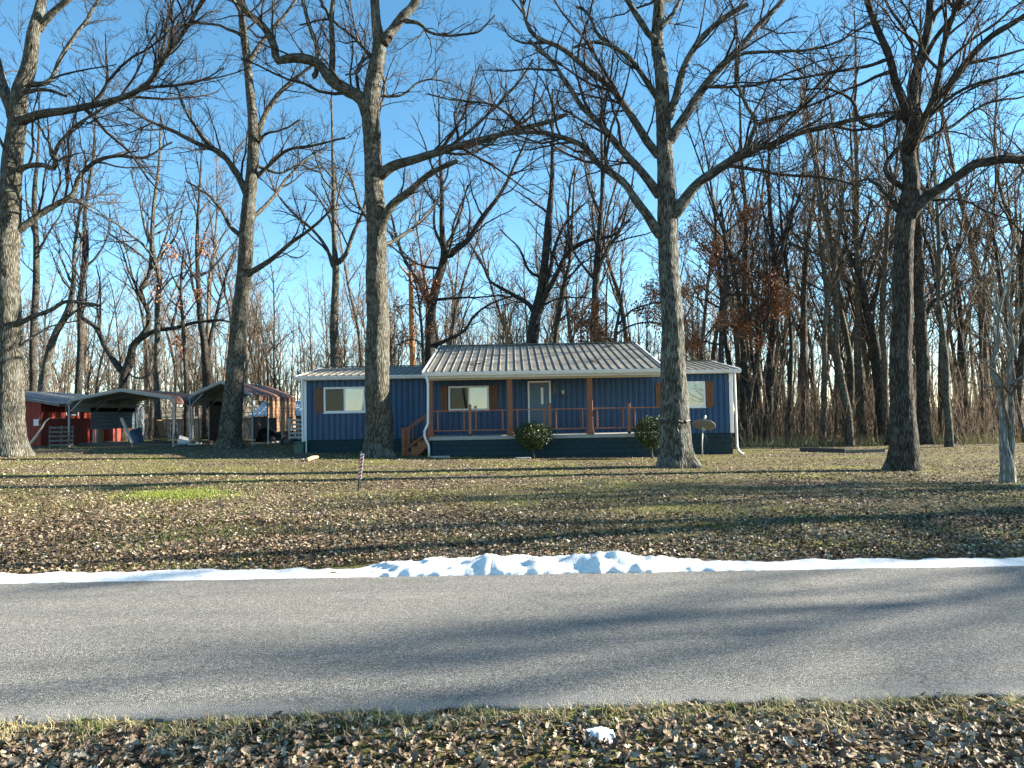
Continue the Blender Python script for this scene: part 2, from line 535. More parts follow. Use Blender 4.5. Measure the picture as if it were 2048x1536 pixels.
M['dark_cap'] = simple('dark_post_cap', (.015, .014, .013), (.035, .032, .03), 20, .6, bmp=0)
def roof_mat(name, c0, c1, c2, rough):
    m, nt, b = new_mat(name)
    f = noise(nt, world_pos(nt, (1.5, .8, .8)), 2.0, 7, .72)
    nt.links.new(ramp(nt, f, [(.25, c0), (.5, c1), (.75, c2)]), b.inputs['Base Color'])
    b.inputs['Roughness'].default_value = rough
    b.inputs['Metallic'].default_value = .1
    bump(nt, b, f, .12, .01)
    return m
M['roof'] = roof_mat('weathered_roof_metal', (.095, .087, .070), (.175, .162, .134), (.29, .27, .225), .65)
M['roof_dark'] = roof_mat('dark_barn_roof', (.045, .05, .055), (.09, .095, .10), (.16, .165, .165), .45)
M['roof_brown'] = roof_mat('brown_carport_roof', (.085, .040, .027), (.15, .072, .048), (.22, .115, .08), .6)
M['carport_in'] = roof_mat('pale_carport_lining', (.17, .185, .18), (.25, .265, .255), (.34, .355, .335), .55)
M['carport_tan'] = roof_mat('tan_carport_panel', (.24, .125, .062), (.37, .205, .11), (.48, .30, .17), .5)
M['galv'] = roof_mat('galvanised_tube', (.20, .205, .20), (.30, .305, .295), (.42, .42, .40), .5)
M['pale_blue_roof'] = roof_mat('pale_blue_roof', (.30, .38, .44), (.42, .50, .56), (.52, .60, .65), .45)
M['blue_grey'] = simple('blue_grey_sheet', (.10, .15, .17), (.16, .21, .23), 6, .5, (1, 1, 3), bmp=.1)
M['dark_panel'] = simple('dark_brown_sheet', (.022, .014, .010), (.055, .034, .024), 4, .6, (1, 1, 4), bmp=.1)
M['far_siding'] = simple('far_grey_siding', (.26, .26, .24), (.36, .355, .32), 5, .8, (1, 1, 5), bmp=.1)
M['far_roof'] = simple('tan_far_roof', (.36, .27, .17), (.52, .42, .28), 3, .9, (1, 1, 4), bmp=.2)
M['white_far'] = simple('white_far_wall', (.66, .65, .58), (.80, .79, .72), 3, .7, bmp=.05)
M['dish'] = simple('grey_dish', (.10, .105, .10), (.16, .165, .155), 5, .55, bmp=.03)
M['red_paint'] = simple('red_paint', (.42, .028, .018), (.56, .05, .03), 8, .5, bmp=.03)
M['sign_white'] = simple('sign_white', (.68, .68, .66), (.8, .8, .78), 8, .5, bmp=0)
M['dark_stake'] = simple('dark_stake', (.02, .02, .02), (.05, .048, .045), 12, .6, bmp=.1)
M['blue_tarp'] = simple('blue_tarp', (.045, .095, .19), (.08, .15, .27), 5, .55, bmp=.3, bd=.02)
M['black_tarp'] = simple('black_tarp', (.010, .010, .011), (.03, .03, .031), 5, .5, bmp=.4, bd=.03)
M['green_box'] = simple('green_utility_box', (.03, .075, .055), (.05, .11, .08), 6, .6, bmp=.05)
M['brass'] = simple('lamp_metal', (.05, .045, .04), (.10, .09, .08), 12, .4, bmp=0, metal=.6)
M['lamp_glass'] = simple('frosted_lamp_glass', (.55, .53, .46), (.66, .64, .57), 12, .3, bmp=0)
M['blind_white'] = simple('white_blind', (.58, .68, .70), (.72, .80, .82), 1.2, .8, (.6, 1, 1.4), bmp=0)
M['blind_grey'] = simple('grey_blind', (.10, .15, .155), (.34, .42, .42), 1.6, .8, (1, 1, 1), bmp=0)
def glass_mat(name, gain, base, tint):
    m, nt, b = new_mat(name)
    tr = nt.nodes.new('ShaderNodeBsdfTransparent'); tr.inputs[0].default_value = tint
    gl = nd(nt, 'ShaderNodeBsdfGlossy', Roughness=.02)
    lw = nd(nt, 'ShaderNodeFresnel', IOR=1.55)
    mad = nd(nt, 'ShaderNodeMath', operation='MULTIPLY_ADD'); nt.links.new(lw.outputs[0], mad.inputs[0]); mad.inputs[1].default_value = gain; mad.inputs[2].default_value = base
    mx = nt.nodes.new('ShaderNodeMixShader')
    nt.links.new(mad.outputs[0], mx.inputs[0]); nt.links.new(tr.outputs[0], mx.inputs[1]); nt.links.new(gl.outputs[0], mx.inputs[2])
    nt.links.new(mx.outputs[0], nt.nodes['Material Output'].inputs[0])
    return m
M['glass'] = glass_mat('window_glass', 2.2, .05, (.9, .94, .93, 1))
M['screen'] = glass_mat('screened_glass', .55, .0, (.42, .46, .45, 1))

# ------------------------------------------------------------------ setting: ground, road, snow
def geo(a, b, s0, f):
    out = [a]; s = s0
    while out[-1] < b:
        s *= f; out.append(min(b, out[-1] + s))
    return out
def build_ground():
    ys = list(np.arange(-80, 0, 8)) + list(np.arange(0, 3.3, .4)) + list(np.arange(3.3, 5.0, .045)) + list(np.arange(5.0, 7.8, .4)) + list(np.arange(7.8, 9.4, .07)) + list(np.arange(9.4, 30, .28)) + list(np.arange(30, 70, 1.1)) + geo(70, 1500, 1.2, 1.22)
    xr = list(np.arange(0, 13, .16)) + geo(13, 1500, .2, 1.10)
    xs = [-x for x in xr[:0:-1]] + xr
    X, Y = np.meshgrid(xs, ys)
    Z = ground(X, Y)
    ny, nx = X.shape
    i = np.arange(ny - 1)[:, None] * nx; j = np.arange(nx - 1)[None, :]
    Q = np.stack([i + j, i + j + 1, i + nx + j + 1, i + nx + j], -1).reshape(-1, 4)
    return tag(obj('ground', np_mesh('ground', np.stack([X, Y, Z], -1), Q), M['ground']), kind='structure')
GROUND = build_ground()

def build_road():
    xr = list(np.arange(0, 7, .05)) + geo(7, 220, .06, 1.12)
    xs = np.array([-x for x in xr[:0:-1]] + xr)
    e0 = near_edge(xs)
    e1 = FAR0 + .05 * (noise2(xs, 3, 1.3, 2) - .5) + .03 * (noise2(xs, 3, 6, 2) - .5)
    rows = [(e0 + .012, -.06), (e0, -.012), (e0 + .03, 0)] + [(e0 + .03 + (e1 - e0 - .06) * t, .03 * math.sin(math.pi * t)) for t in np.linspace(.04, .96, 14)] + [(e1 - .03, 0), (e1, -.012), (e1 - .012, -.06)]
    V = np.stack([np.stack([xs, y, np.full_like(xs, z)], -1) for y, z in rows])
    ny, nx = len(rows), len(xs)
    i = np.arange(ny - 1)[:, None] * nx; j = np.arange(nx - 1)[None, :]
    Q = np.stack([i + j, i + j + 1, i + nx + j + 1, i + nx + j], -1).reshape(-1, 4)
    return tag(obj('road', np_mesh('road', V, Q), M['asphalt']), kind='structure')
ROAD = build_road()

def build_snow():
    xs = np.arange(-14, 14, .035); vs_ = np.linspace(0, 1, 26)
    X, W = np.meshgrid(xs, vs_)
    wid = .34 + .26 * noise2(X, 0 * X, .8, 21) + .14 * noise2(X, 0 * X, 5, 22) + .07 * noise2(X, 0 * X, 15, 33)
    mound = smooth(-2.3, -1.0, X) * smooth(2.9, 1.6, X)
    bumps = np.exp(-((X - 1.2) / .42) ** 2) * .13 + np.exp(-((X + .45) / .33) ** 2) * .07 + np.exp(-((X + 1.0) / .3) ** 2) * .05 + np.exp(-((X - .3) / .4) ** 2) * .05
    hgt = .022 + .03 * noise2(X, 0 * X, 1.1, 23) + mound * (.028 + bumps * .45 + .05 * noise2(X, 0 * X, 3.5, 24))
    wid = wid + mound * .05
    y0 = FAR0 - .05 + .06 * (noise2(X, 0 * X, 2.2, 25) - .5) + .07 * (noise2(X, 0 * X, 9, 26) - .5) + .04 * (noise2(X, 0 * X, 24, 34) - .5)
    Y = y0 + W * wid
    prof = np.clip(np.sin(np.pi * np.clip(W, 0, 1)), 0, 1) ** .62
    lump = (noise2(X, Y, 4.5, 27) - .5) * .09 + (noise2(X, Y, 12, 28) - .5) * .045 + (noise2(X, Y, 30, 29) - .5) * .018
    Z = -.02 + prof * hgt * 1.1 + prof * lump * (.35 + .9 * mound)
    Z = np.maximum(Z, -.03)
    Z[0] = -.04; Z[-1] = -.05
    ny, nx = X.shape
    i = np.arange(ny - 1)[:, None] * nx; j = np.arange(nx - 1)[None, :]
    Q = np.stack([i + j, i + j + 1, i + nx + j + 1, i + nx + j], -1).reshape(-1, 4)
    o = obj('snow_bank', np_mesh('snow_bank', np.stack([X, Y, Z], -1), Q), M['snow'])
    tag(o, 'ridge of old ploughed snow along the far road edge', 'snow', kind='stuff')
    # the last patch on the near verge
    c = P(1197, 1447, 4.02); n = 26
    xs = np.linspace(-.085, .085, n); X, Yv = np.meshgrid(xs, xs * .95)
    rr = np.hypot(X, Yv) / (.052 + .055 * noise2(X * 1.0, Yv, 30, 31))
    Z = .02 + .022 * np.clip(1 - rr ** 2, -1.6, 1) + .008 * noise2(X, Yv, 60, 32) + float(ground(c.x, c.y))
    V = np.stack([X + c.x, Yv + c.y, Z], -1)
    i = np.arange(n - 1)[:, None] * n; j = np.arange(n - 1)[None, :]
    Q = np.stack([i + j, i + j + 1, i + n + j + 1, i + n + j], -1).reshape(-1, 4)
    tag(obj('snow_patch', np_mesh('snow_patch', V, Q), M['snow']), 'small leftover patch of snow among the leaves on the near verge', 'snow', kind='stuff')
build_snow()

# ------------------------------------------------------------------ the blue house
YW, YP = 30.0, 27.7               # main wall, porch front
XL, XR = -8.40, 8.86
ZB, ZT = .79, 3.30                # siding
H = empty('blue_house', (0, YW, .1), 'long low blue metal-sided house with a covered front porch and ribbed roof', 'house')

def ribbed(name, width, nrib, length, rib_h, rib_w, axis, mat):
    """sheet in local x (width) and 'axis' direction (length), ribs raised along local -y / +z"""
    xs, hs = [0.0], [0.0]
    for i in range(nrib):
        c = (i + .5) * width / nrib
        for dx, h in ((-rib_w, 0), (-rib_w * .45, rib_h), (rib_w * .45, rib_h), (rib_w, 0)):
            xs.append(c + dx); hs.append(h)
    xs.append(width); hs.append(0.0)
    xs, hs = np.array(xs), np.array(hs)
    n = len(xs)
    if axis == 'z':
        V = np.concatenate([np.stack([xs, -hs, np.full(n, z)], -1) for z in (0, length)])
    else:
        V = np.concatenate([np.stack([xs, np.full(n, y), hs], -1) for y in (0, length)])
    j = np.arange(n - 1)
    Q = np.stack([j, j + 1, n + j + 1, n + j], -1)
    me = np_mesh(name, V, Q, None, False)
    me.materials.append(mat)
    return me

NP = 19
pw = (XR - XL) / NP
def grooved(width, per, length):
    xs, ys = [0.0], [0.0]
    n = round(width / per); per = width / n
    for i in range(n):
        for c in (.34, .62):
            x = (i + c) * per
            for dx, h in ((-.015, 0), (-.012, .036), (.012, .036), (.015, 0)): xs.append(x + dx); ys.append(h)
    xs.append(width); ys.append(0.0)
    xs, ys = np.array(xs), np.array(ys); n = len(xs)
    V = np.concatenate([np.stack([xs, ys - .018, np.full(n, z)], -1) for z in (0, length)])
    j = np.arange(n - 1)
    me = np_mesh('siding_panel', V, np.stack([j, j + 1, n + j + 1, n + j], -1), None, False)
    me.materials.append(M['siding'])
    return me
sid = grooved(pw, .227, ZT - ZB)
for i in range(NP):
    obj('siding_panel', sid, None, H, (XL + i * pw, YW, ZB))
for x, nm in ((XL, 'end_wall'), (XR, 'end_wall')):
    V = [(x, YW + .01, ZB), (x, 37.9, ZB), (x, 37.9, ZT), (x, 33.8, 3.9), (x, YW + .01, ZT)]
    me = bpy.data.meshes.new(nm); me.from_pydata(V, [], [(0, 1, 2, 3, 4)]); me.materials.append(M['siding'])
    obj(nm, me, None, H)
box('rear_wall', XL + .01, XR - .01, 37.85, 37.95, 0, ZT, M['siding'], H, 0)
box('end_foundation', XL - .02, XL + .1, YW + .2, 37.8, -.1, ZB - .002, M['block'], H, 0)
box('end_foundation', XR - .1, XR + .02, YW + .2, 37.8, -.3, ZB - .002, M['block'], H, 0)

# painted block foundation: a mortar wall with every block a piece of its own
def blocks(x0, x1, y, ztop, rows, parent):
    box('mortar_wall', x0, x1, y + .012, y + .18, ztop - rows * .2 - .1, ztop, M['mortar'], parent, 0)
    for r in range(rows):
        x = x0 + (.2 if r % 2 else 0)
        z1 = ztop - r * .2 - .006
        if r % 2: box('block', x0 + .004, x0 + .194, y, y + .1, z1 - .188, z1, M['block'], parent, .006)
        while x < x1 - .05:
            xe = min(x + .4, x1)
            if xe - x > .08: box('block', x + .005, xe - .005, y, y + .1, z1 - .188, z1, M['block'], parent, .006)
            x = xe
blocks(XL + .05, -3.1, YW + .06, ZB - .004, 4, H)
blocks(5.75, XR - .05, YW + .06, ZB - .004, 5, H)
blocks(-3.02, 5.68, YP + .06, .762, 4, H)
box('porch_side_wall', -3.02, -2.9, YP + .26, YW, 0, .762, M['block'], H, 0)
box('porch_side_wall', 5.56, 5.68, YP + .26, YW, -.1, .762, M['block'], H, 0)
box('porch_slab', -3.12, 5.76, YP, YW - .03, .766, .906, M['concrete'], H, .012)

# roofs
def roof_run(x0, x1, n, ye, ze, yr, zr, name, mat, over=0.0):
    L = math.hypot(yr - ye, zr - ze)
    w = (x1 - x0) / n
    me = ribbed(name, w, 3, L, .030, .024, 'y', mat)
    for i in range(n):
        o = obj(name, me, None, H, (x0 + i * w, ye, ze))
        o.rotation_euler = (math.atan2(zr - ze, yr - ye), 0, 0)
RX0, RX1, RYE, RZE, RYR, RZR = -3.27, 5.64, 27.30, 3.285, 33.8, 4.83
roof_run(RX0, RX1, 10, RYE, RZE, RYR, RZR, 'porch_roof_panel', M['roof'])
roof_run(XL - .2, -3.2, 6, 29.62, 3.345, RYR, 3.95, 'roof_panel', M['roof'])
roof_run(5.5, XR + .22, 4, 29.62, 3.345, RYR, 3.95, 'roof_panel', M['roof'])
def quad(name, pts, mat, parent):
    me = bpy.data.meshes.new(name); me.from_pydata([tuple(p) for p in pts], [], [tuple(range(len(pts)))]); me.materials.append(mat)
    return obj(name, me, None, parent)
quad('rear_roof', [(RX0, RYR, RZR), (RX1, RYR, RZR), (RX1, 38.1, 3.80), (RX0, 38.1, 3.80)], M['roof'], H)
quad('rear_roof', [(XL - .2, RYR, 3.95), (-3.2, RYR, 3.95), (-3.2, 38.1, 3.34), (XL - .2, 38.1, 3.34)], M['roof'], H)
quad('rear_roof', [(5.5, RYR, 3.95), (XR + .22, RYR, 3.95), (XR + .22, 38.1, 3.34), (5.5, 38.1, 3.34)], M['roof'], H)
for x in (RX0 + .12, RX1 - .12):
    quad('gable_panel', [(x, RYE + .1, RZE - .16), (x, 38.0, 3.3), (x, 38.0, 3.78), (x, RYR, RZR - .03), (x, RYE + .1, RZE)], M['white'], H)
bar('ridge_cap', (RX0 - .02, RYR, RZR + .03), (RX1 + .02, RYR, RZR + .03), .22, .035, M['roof'], H)
bar('ridge_cap', (XL - .22, RYR, 3.985), (RX0 + .05, RYR, 3.985), .22, .03, M['roof'], H)
bar('ridge_cap', (RX1 - .05, RYR, 3.985), (XR + .24, RYR, 3.985), .22, .03, M['roof'], H)
sl = (RZR - RZE) / (RYR - RYE)
for x in (RX0, RX1):
    bar('rake_trim', (x, RYE, RZE - .03), (x, RYR, RZR - .03), .05, .13, M['white'], H)
for x in (XL - .2, XR + .22):
    bar('rake_trim', (x, 29.62, 3.31), (x, RYR, 3.915), .05, .11, M['white'], H)

def gutter(x0, x1, y, z):
    prof = [(0, 0), (0, -.11), (-.03, -.13), (-.085, -.13), (-.105, -.085), (-.13, -.03), (-.13, 0), (-.118, 0), (-.118, -.02), (-.02, -.02)]
    n = len(prof)
    V = [(x, y + a, z + b) for x in (x0, x1) for a, b in prof]
    F = [(i, (i + 1) % n, n + (i + 1) % n, n + i) for i in range(n)] + [tuple(range(n))[::-1], tuple(range(n, 2 * n))]
    me = bpy.data.meshes.new('gutter'); me.from_pydata(V, [], F); me.materials.append(M['white_metal'])
    return obj('gutter', me, None, H)
gutter(RX0 - .03, RX1 + .03, RYE + .04, 3.275)
gutter(XL - .24, RX0 - .06, 29.66, 3.33)
gutter(RX1 + .06, XR + .26, 29.66, 3.33)
box('fascia_board', RX0 + .04, RX1 - .04, RYE + .045, RYE + .085, 3.05, 3.262, M['cream'], H)
box('porch_beam', -3.12, 5.55, YP + .02, YP + .20, 3.0, 3.12, M['cream'], H)
box('porch_ceiling', RX0 + .06, RX1 - .06, RYE + .09, YW - .03, 3.122, 3.142, M['cream'], H, 0)
box('fascia_board', XL - .2, RX0, 29.665, 29.70, 3.18, 3.33, M['white'], H)
box('fascia_board', RX1, XR + .22, 29.665, 29.70, 3.18, 3.33, M['white'], H)
box('soffit', XL - .18, RX0, 29.705, YW - .022, 3.19, 3.20, M['white'], H, 0)
box('soffit', RX1, XR + .2, 29.705, YW - .022, 3.19, 3.20, M['white'], H, 0)
for x, zb in ((XL, .30), (XR, .02)):
    s = 1 if x < 0 else -1
    box('corner_trim', x - .02 * s, x + .13 * s, YW - .045, YW - .022, zb if x < 0 else ZB, 3.18, M['white'], H)

def rect(px0, py0, px1, py1, Y):
    a, b, c, d = P(px0, py0, Y), P(px1, py0, Y), P(px0, py1, Y), P(px1, py1, Y)
    return (a.x + c.x) / 2, (b.x + d.x) / 2, (c.z + d.z) / 2, (a.z + b.z) / 2

def window(px0, py0, px1, py1, panes=2):
    x0, x1, z0, z1 = rect(px0, py0, px1, py1, YW)
    f = .075
    W = box('window', x0, x1, YW - .065, YW - .022, z1 - f, z1, M['white'], H)       # head of the frame carries the rest
    box('frame', x0, x1, YW - .065, YW - .022, z0, z0 + f, M['white'], W)
    box('frame', x0, x0 + f, YW - .065, YW - .022, z0 + f, z1 - f, M['white'], W)
    box('frame', x1 - f, x1, YW - .065, YW - .022, z0 + f, z1 - f, M['white'], W)
    xm = (x0 + x1) / 2
    box('mullion', xm - .03, xm + .03, YW - .061, YW - .022, z0 + f, z1 - f, M['white'], W)
    for k, (a, b) in enumerate(((x0 + f, xm - .03), (xm + .03, x1 - f))):
        box('blind', a, b, YW - .034, YW - .028, z0 + f, z1 - f, M['blind_grey' if k == 0 else 'blind_white'], W, 0)
        box('pane', a, b, YW - .050, YW - .046, z0 + f, z1 - f, M['screen' if k == 0 else 'glass'], W, 0)
    box('sill', x0 - .02, x1 + .02, YW - .085, YW - .022, z0 - .035, z0 - .001, M['white'], W)
def shutter(px0, py0, px1, py1):
    x0, x1, z0, z1 = rect(px0, py0, px1, py1, YW)
    w = (x1 - x0) / 3
    S = box('shutter', x0 + .004, x0 + w - .004, YW - .046, YW - .022, z0, z1, M['shutter_wood'], H)
    for k in (1, 2):
        box('board', x0 + k * w + .004, x0 + (k + 1) * w - .004, YW - .046, YW - .022, z0 + .01 * k, z1 - .008 * k, M['shutter_wood'], S)
    for zz in (z0 + .18, z1 - .26):
        box('batten', x0 - .004, x1 + .004, YW - .066, YW - .047, zz, zz + .09, M['shutter_wood'], S)
window(648, 774, 731, 825); shutter(630, 775, 646, 827); shutter(733, 775, 748, 827)
window(897, 772, 978, 821); shutter(881, 771, 895, 822); shutter(980, 771, 995, 822)
window(1327, 763, 1410, 815); shutter(1311, 765, 1325, 815); shutter(1411, 762, 1427, 815)

# front door
x0, x1, z0, z1 = rect(1056, 762, 1102, 866, YW)
z0 = .908
D = box('door', x0 + .07, x1 - .07, YW - .045, YW - .022, z0, z1 - .07, M['siding_door'], H)
box('door_frame', x0, x0 + .068, YW - .07, YW - .022, z0, z1, M['white'], D)
box('door_frame', x1 - .068, x1, YW - .07, YW - .022, z0, z1, M['white'], D)
box('door_frame', x0 + .07, x1 - .07, YW - .07, YW - .022, z1 - .068, z1, M['white'], D)
xc = x0 + .62 * (x1 - x0)
box('light_surround', xc - .09, xc + .09, YW - .056, YW - .0455, z0 + 1.12, z1 - .22, M['siding_door'], D)
box('glass_light', xc - .05, xc + .05, YW - .060, YW - .0565, z0 + 1.17, z1 - .27, M['blind_white'], D)
for zz in ((z0 + .12, z0 + .5), (z0 + .6, z0 + .98)):
    box('door_panel', x0 + .16, x1 - .16, YW - .052, YW - .0455, zz[0], zz[1], M['siding_door'], D)
tube('knob', [(x1 - .13, YW - .045, z0 + .98), (x1 - .13, YW - .075, z0 + .98), (x1 - .13, YW - .10, z0 + .98)], [.018, .018, .032], M['brass'], D, 10)
L = box('porch_lamp', *[P(1106, 790, YW).x, P(1113, 790, YW).x], YW - .05, YW - .022, P(1108, 788, YW).z, P(1108, 765, YW).z, M['brass'], H)
tube('lamp_glass', [(P(1109.5, 0, YW).x, YW - .11, 2.46), (P(1109.5, 0, YW).x, YW - .11, 2.62)], [.045, .06], M['lamp_glass'], L, 8)
box('outlet_plate', *[P(1122, 790, YW).x, P(1126, 790, YW).x], YW - .035, YW - .022, P(1124, 794, YW).z, P(1124, 788, YW).z, M['dark_cap'], H)

# porch posts, railings
def xat(px, Y=YP + .1): return P(px, 830, Y).x
YR = YP + .11
for px in (861, 1020, 1180, 1336):
    x = xat(px)
    p_ = box('porch_post', x - .10, x + .10, YR - .10, YR + .10, .908, 3.0, M['post_wood'], H, .008)
    box('post_base', x - .135, x + .135, YR - .135, YR + .135, .907, 1.03, M['post_wood'], p_, .008)
ends = [861, 940, 1020, 1100, 1180, 1258, 1336]
ZR0, ZR1 = 1.10, 1.875
for px in (940, 1100, 1258):
    x = xat(px)
    p_ = box('rail_post', x - .05, x + .05, YR - .05, YR + .05, .908, 2.04, M['rail_wood'], H, .006)
    box('post_cap', x - .06, x + .06, YR - .06, YR + .06, 2.041, 2.075, M['dark_cap'], p_)
    box('post_foot', x - .055, x + .055, YR - .055, YR + .055, .9065, .99, M['dark_cap'], p_)
for a, b in zip(ends[:-1], ends[1:]):
    xa = xat(a) + (.10 if a in (861, 1020, 1180, 1336) else .05)
    xb = xat(b) - (.10 if b in (861, 1020, 1180, 1336) else .05)
    rl = box('railing', xa, xb, YR - .045, YR + .045, ZR1 - .04, ZR1, M['rail_wood'], H, .006)
    box('bottom_rail', xa, xb, YR - .035, YR + .035, ZR0, ZR0 + .04, M['rail_wood'], rl, .006)
    s0, s1 = xa + .17, xb - .17
    for x in (s0, s1):
        box('stile', x - .025, x + .025, YR - .022, YR + .022, ZR0 + .041, ZR1 - .041, M['rail_wood'], rl)
    sp = Soup()
    for zz in np.linspace(ZR0 + .12, ZR1 - .12, 6): sp.add(*bar_arrays((s0, YR, zz), (s1, YR, zz), .010, .010))
    for xx in np.linspace(s0, s1, 9)[1:-1]: sp.add(*bar_arrays((xx, YR + .008, ZR0 + .04), (xx, YR + .008, ZR1 - .04), .006, .006))
    tag(obj('wire_mesh', sp.mesh('wire_mesh', False), M['black_metal'], rl), kind='stuff')

# side steps at the porch's left end
gx = -4.12
for yy in (28.05, 29.15):
    n = box('newel_post', gx - .06, gx + .06, yy - .06, yy + .06, GZ(gx, yy) - .1, 1.26, M['rail_wood'], H, .006)
    box('post_cap', gx - .07, gx + .07, yy - .07, yy + .07, 1.261, 1.30, M['dark_cap'], n)
    bar('stair_rail', (gx + .06, yy, 1.16), (-3.16, yy, 1.80), .08, .045, M['rail_wood'], H)
    lo = bar('stair_rail', (gx + .06, yy, .46), (-3.16, yy, 1.10), .07, .045, M['rail_wood'], H)
    bar('stile', (gx + .22, yy, .60), (gx + .22, yy, 1.24), .045, .045, M['rail_wood'], lo)
    bar('stile', (-3.28, yy, 1.04), (-3.28, yy, 1.69), .045, .045, M['rail_wood'], lo)
    sp = Soup()
    for k in range(1, 6): sp.add(*bar_arrays((gx + .22, yy, .57 + k * .105), (-3.28, yy, 1.02 + k * .105), .010, .010))
    tag(obj('wire_mesh', sp.mesh('wire_mesh', False), M['black_metal'], lo), kind='stuff')
for yy in (28.12, 29.08):
    V, F = [], []
    prof = [(-4.05, .0), (-4.05, .30), (-3.83, .30), (-3.83, .50), (-3.60, .50), (-3.60, .70), (-3.38, .70), (-3.38, .88), (-3.14, .88), (-3.14, .62), (-3.78, .0)]
    for y_ in (yy - .02, yy + .02): V += [(a, y_, b) for a, b in prof]
    n = len(prof)
    F = [tuple(range(n)), tuple(range(n, 2 * n))[::-1]] + [(i, i + n, (i + 1) % n + n, (i + 1) % n) for i in range(n)]
    me = bpy.data.meshes.new('stringer'); me.from_pydata(V, [], F); me.materials.append(M['rail_wood'])
    obj('stringer', me, None, H)
for (xa, xb, zz) in ((-4.09, -3.82, .302), (-3.86, -3.59, .502), (-3.63, -3.37, .702), (-3.41, -3.14, .882)):
    box('stair_tread', xa, xb, 28.06, 29.14, zz, zz + .035, M['rail_wood'], H)

# downspouts
def spout(pts, name='downspout'):
    tube(name, pts, .048, M['white_metal'], H, 6)
Yd = RYE - .03
spout([P(x, y, Yd) for x, y in ((853, 751), (854, 758), (856, 768), (856, 846), (854, 852), (849, 862), (849, 872), (852, 880), (857, 890), (858, 898), (858, 914))])
Ye = 29.60
spout([P(x, y, Ye) for x, y in ((1469, 742), (1469, 750), (1473, 860), (1474, 892), (1476, 900), (1483, 907), (1487, 908))])
spout([P(x, y, Ye) for x, y in ((604, 755), (604, 760), (606, 880), (607, 905))])

# ------------------------------------------------------------------ things by the house
def dish():
    px, Y = 1404, 28.2
    gz = GZ(P(px, 915, Y).x, Y)
    x = P(px, 890, Y).x
    E = empty('satellite_dish', (x, Y, gz), 'grey oval satellite dish on a thin pole right of the painted oak', 'satellite dish')
    top = P(1405, 862, Y)
    tube('mast', [(x, Y, gz - .1), (x, Y, gz + .5), (top.x, Y, top.z)], .028, M['galv'], E, 8)
    c = P(1407, 853, Y)
    n, m = 9, 28
    ax = Vector((.30, .52, .80)).normalized()      # boresight
    q = ax.to_track_quat('Z', 'Y').to_matrix()
    V, Q = [], []
    for side in (0, 1):
        for i in range(n):
            r = i / (n - 1)
            for j in range(m):
                a = 2 * math.pi * j / m
                l = Vector((.44 * r * math.cos(a), .36 * r * math.sin(a), .11 * r * r - .11 - side * .012))
                V.append(tuple(q @ l + Vector((c.x, c.y, c.z)) + ax * .08))
    for s in (0, 1):
        for i in range(n - 1):
            for j in range(m):
                b = s * n * m
                f = (b + i * m + j, b + i * m + (j + 1) % m, b + (i + 1) * m + (j + 1) % m, b + (i + 1) * m + j)
                Q.append(f if s == 0 else f[::-1])
    for j in range(m):
        o = (n - 1) * m
        Q.append((o + j, o + (j + 1) % m, n * m + o + (j + 1) % m, n * m + o + j))
    me = np_mesh('reflector', V, Q); me.materials.append(M['dish'])
    obj('reflector', me, None, E)
    box('mount_bracket', c.x - .06, c.x + .06, Y - .03, Y + .09, c.z - .16, c.z - .02, M['galv'], E)
    feed = Vector((c.x, c.y, c.z)) + ax * .45
    tube('feed_arm', [Vector((c.x, c.y, c.z - .1)), Vector((c.x, c.y, c.z)) + q @ Vector((0, -.36, .1)) + ax * .02, feed], .013, M['galv'], E, 6)
    tube('feed_horn', [feed - ax * .07, feed + ax * .05], [.045, .03], M['sign_white'], E, 8)
    tube('cable_loop', [P(a, b, Y - .03) for a, b in ((1406, 868), (1411, 872), (1414, 880), (1410, 888), (1405, 884))], .006, M['black_metal'], E, 5, 20)
dish()

def stake():
    Y = 16.3
    b, t = P(718, 988, Y), P(724, 903, Y)
    gz = GZ(b.x, Y)
    E = empty('marker_stake', (b.x, Y, gz), 'thin red and white striped marker stake standing in the front lawn', 'marker')
    bar('stake_post', (b.x - .02, Y, gz - .12), (t.x - .03, Y, t.z), .03, .03, M['dark_stake'], E, (0, 1, 0))
    bar('stake_back', (b.x + .035, Y + .005, gz + .06), (b.x + .04, Y + .005, gz + .3), .014, .014, M['dark_stake'], E, (0, 1, 0))
    a, c = Vector((b.x + .016, Y - .02, gz + .26)), Vector((t.x + .012, Y - .02, t.z - .05))
    bar('sign_face', a, c, .075, .012, M['sign_white'], E, (0, 1, 0))
    for k in range(7):
        u = (k + .35) / 7
        p0 = a.lerp(c, u)
        bar('red_stripe', p0 + Vector((-.036, -.0085, -.02)), p0 + Vector((.036, -.0085, .028)), .004, .042 if k % 2 else .030, M['red_paint'], E, (0, 0, 1))
stake()

